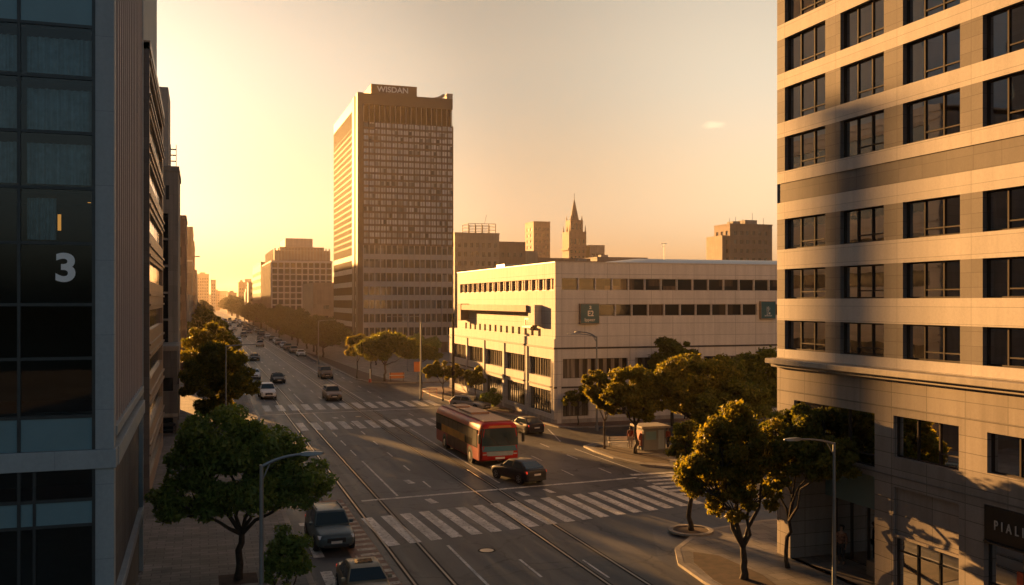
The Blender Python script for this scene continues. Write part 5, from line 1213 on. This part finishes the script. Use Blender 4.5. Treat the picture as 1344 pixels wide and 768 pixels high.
lamp('slim lamp by the golden kerb trees, arms both ways', (31.6, 141.0, .12), 8.6, [(-2.2, .2, .15, .8), (1.8, -.2, .15, .8)], .09)
lamp('lamp below the tower plinth with two short arms', (33.3, 158.5, .12), 9.2, [(-3.0, .2, .1, .8), (1.6, .2, .1, .8)], .09)
t = thing('utility_pole', 'plain dark wooden pole at the corner of the cream building', 'pole', (28.6, 110.0, .12)); q = MB(); q.tube([(0, 0, 0), (0, 0, 10.4)], [.19, .13], 10); q.build('pole', 'bark', t); q = MB(); q.box(-.05, .35, -.05, .05, 10.1, 10.2); q.build('bracket', 'galv', t)
t = thing('utility_pole', 'thin grey pole by the corner kerb left of the wooden one', 'pole', (25.5, 113.6, .0)); q = MB(); q.tube([(0, 0, 0), (0, 0, 9.4)], [.13, .08], 10); q.build('pole', 'galv', t); q = MB(); q.tube([(0, 0, 0), (0, 0, .3)], [.2, .15], 10); q.build('base', 'galv', t)
def sign_post(name, label, cat, loc, h_, w, ph, m):
    t = thing(name, label, cat, loc); q = MB(); q.tube([(0, 0, 0), (0, 0, h_)], .05, 8); q.build('post', 'galv', t); q = MB(); q.box(-w/2, w/2, -.09, -.051, h_-ph, h_); q.build('sign_panel', m, t, bevel=.02)
sign_post('street_sign', 'square orange sign on a post under the tall tower', 'sign', (30.6, 138.6, .12), 2.9, 1.15, 1.5, 'orange')
t = thing('barrier_board', 'low orange works barrier beneath the umbrella shaped tree', 'barrier', (27.6, 139.1, .12))
q = MB(); q.box(-1.1, 1.1, -.03, .03, .45, 1.3); q.build('board', 'orange', t, bevel=.01)
q = MB(); q.box(-1.1, 1.1, -.045, -.031, .85, .95); q.build('stripe', 'plate', t)
for x in (-.95, .95): q = MB(); q.box(x-.05, x+.05, -.28, .28, 0, .06); q.box(x-.04, x+.04, -.04, .04, .061, 1.4); q.build('foot', 'frame', t)
t = thing('bollard', 'white and red marker post at the kerb of the tower corner', 'bollard', (23.6, 138.9, .12)); q = MB(); q.tube([(0, 0, .5), (0, 0, 1.9), (0, 0, 1.95)], [.10, .09, .03], 10); q.build('post', 'plate', t); q = MB(); q.tube([(0, 0, 0), (0, 0, .5)], [.24, .17], 10); q.build('base', 'redpaint', t)
t = thing('railing', 'low red railing at the corner kerb near the thin grey pole', 'railing', (27.2, 116.2, .12))
for x in (-.9, 0, .9): q = MB(); q.tube([(x, 0, 0), (x, 0, .9)], .04, 6); q.build('post', 'redpaint', t)
q = MB(); q.tube([(-.95, 0, .9), (.95, 0, .9)], .04, 6); q.tube([(-.95, 0, .5), (.95, 0, .5)], .03, 6); q.build('rail', 'redpaint', t)
# island: kiosk, bench
t = thing('kiosk', 'small pale kiosk with an overhanging flat roof on the traffic island', 'kiosk', (34.4, 69.5, .12))
q = MB(); q.box(-.95, .95, -.85, .85, 0, 1.75); q.build('cabin', 'kiosk', t, bevel=.02); q = MB(); q.box(-1.25, 1.25, -1.15, 1.15, 1.76, 1.95); q.build('roof', 'pale', t, bevel=.04)
q = MB(); q.box(.3, .8, -.875, -.855, .1, 1.6); q.build('door', 'tealgrey', t); q = MB(); q.box(-.8, .1, -.88, -.855, .85, 1.5); q.build('hatch', 'teal', t); q = MB(); q.box(-.97, -.951, -.5, .5, .3, 1.5); q.build('notice_panel', 'redpaint', t)
t = thing('bench', 'pale slatted bench beside the slim island tree', 'bench', (32.3, 70.8, .12), R(-12))
q = MB()
for k in range(3): q.box(-.9, .9, -.24+k*.17, -.10+k*.17, .43, .47)
q.build('seat', 'plate', t)
q = MB()
for k in range(2): q.box(-.9, .9, .27, .30, .58+k*.16, .70+k*.16)
q.build('backrest', 'plate', t)
for x in (-.75, .75): q = MB(); q.box(x-.03, x+.03, -.22, -.17, 0, .43); q.box(x-.03, x+.03, .24, .27, 0, .86); q.box(x-.03, x+.03, -.17, .24, .38, .43); q.build('leg', 'black', t)

# ------------------------------------------------------------------ people
def skin_mesh(name, verts, edges, radii, mat, parent, root=0, sub=1):
    me = bpy.data.meshes.new(name); me.from_pydata(verts, edges, []); me.update()
    o = bpy.data.objects.new(name, me); col.objects.link(o); o.parent = parent; me.materials.append(M[mat])
    bm = bmesh.new(); bm.from_mesh(me); ly = bm.verts.layers.skin.verify(); bm.verts.ensure_lookup_table()
    for v, r_ in zip(bm.verts, radii): v[ly].radius = (r_, r_) if not isinstance(r_, tuple) else r_; v[ly].use_root = False
    bm.verts[root][ly].use_root = True; bm.to_mesh(me); bm.free()
    md = o.modifiers.new('skin', 'SKIN'); md.use_smooth_shade = True
    s = o.modifiers.new('subd', 'SUBSURF'); s.levels = sub; s.render_levels = sub
    return o
def person(label, loc, rz, top, legs, hair='hair', stride=.12, bag=None, scale=1.):
    """faces -y; one skinned body with clothes as children"""
    t = thing('person', label, 'person', loc, rz); t.scale = (scale,)*3
    s = stride
    V = [(0, 0, .95), (0, -.01, 1.12), (0, 0, 1.32), (0, .01, 1.44), (0, 0, 1.52), (0, -.02, 1.62), (0, -.01, 1.72),
         (-.17, .01, 1.40), (-.24, .02, 1.12), (-.23, -.08, .88), (-.225, -.10, .79), (.17, .01, 1.40), (.24, .02, 1.12), (.23, -.06, .88), (.225, -.08, .79),
         (-.10, 0, .90), (-.10, -s*.5, .50), (-.10, -s*.6, .09), (-.10, -s*.6-.13, .04), (.10, 0, .90), (.10, s*.5-.03, .50), (.10, s, .09), (.10, s-.13, .04)]
    E = [(0, 1), (1, 2), (2, 3), (3, 4), (4, 5), (5, 6), (3, 7), (7, 8), (8, 9), (9, 10), (3, 11), (11, 12), (12, 13), (13, 14), (0, 15), (15, 16), (16, 17), (17, 18), (0, 19), (19, 20), (20, 21), (21, 22)]
    Rr = [(.15, .11), (.14, .10), (.17, .11), (.10, .08), .055, .085, .07, .06, .045, .036, .030, .06, .045, .036, .030, .085, .058, .042, .035, .085, .058, .042, .035]
    skin_mesh('body', V, E, Rr, 'skin', t, 0)
    for sg in (-1, 1):      # five short bent fingers on each hand
        q = MB(); bx = sg*.225; by = -.10 if sg < 0 else -.08
        for k in range(4): ln_ = (.06, .07, .066, .052)[k]; y0 = by-.028+k*.018; q.tube([(bx, y0, .77), (bx-sg*.008, y0-.004, .77-ln_*.55), (bx-sg*.022, y0-.006, .77-ln_)], [.0085, .008, .006], 5)
        q.tube([(bx-sg*.01, by-.03, .785), (bx-sg*.02, by-.055, .755), (bx-sg*.022, by-.06, .73)], [.0095, .009, .007], 5); q.build('hand_fingers', 'skin', t)
    V2 = [(0, 0, .84), (0, -.01, 1.10), (0, 0, 1.32), (0, .01, 1.44), (-.17, .01, 1.40), (-.24, .02, 1.12), (-.232, -.06, .91), (.17, .01, 1.40), (.24, .02, 1.12), (.232, -.05, .91)]
    skin_mesh('coat', V2, [(0, 1), (1, 2), (2, 3), (3, 4), (4, 5), (5, 6), (3, 7), (7, 8), (8, 9)], [(.19, .14), (.165, .125), (.19, .13), (.11, .09), .075, .062, .052, .075, .062, .052], top, t, 0)
    V3 = [(0, 0, .93), (-.10, 0, .88), (-.10, -s*.5, .50), (-.10, -s*.6, .12), (.10, 0, .88), (.10, s*.5-.03, .50), (.10, s, .12)]
    skin_mesh('trousers', V3, [(0, 1), (1, 2), (2, 3), (0, 4), (4, 5), (5, 6)], [(.16, .12), .10, .075, .058, .10, .075, .058], legs, t, 0)
    skin_mesh('hair', [(0, .02, 1.69), (0, .03, 1.755), (0, .06, 1.66)], [(0, 1), (0, 2)], [.092, .07, .07], hair, t, 0)
    q = MB(); q.tube([(0, -.098, 1.655), (0, -.125, 1.63)], [.012, .018], 5); q.build('nose', 'skin', t)
    if bag: q = MB(); q.box(-.36, -.24, -.22, .1, .42, .74); q.tube([(-.30, -.16, .74), (-.28, -.1, .80), (-.30, 0, .74)], .012, 5); q.build('bag', bag, t, bevel=.03)
    return t
person('person in a patterned reddish jacket standing in the dark shop entrance', (27.5, 36.3, .12), R(-60), 'cloth_pat', 'cloth_dark', stride=.03)
person('person in a red coat walking just left of the island kiosk', (33.0, 70.2, .12), R(160), 'cloth_red', 'cloth_pale')
person('person in red top standing at the right side of the island kiosk', (35.75, 69.0, .12), R(20), 'cloth_red', 'cloth_dark', stride=.05)
person('person in dark clothes walking on the pavement by the cream building', (45.8, 84.6, .12), R(95), 'cloth_dark', 'cloth_dark')
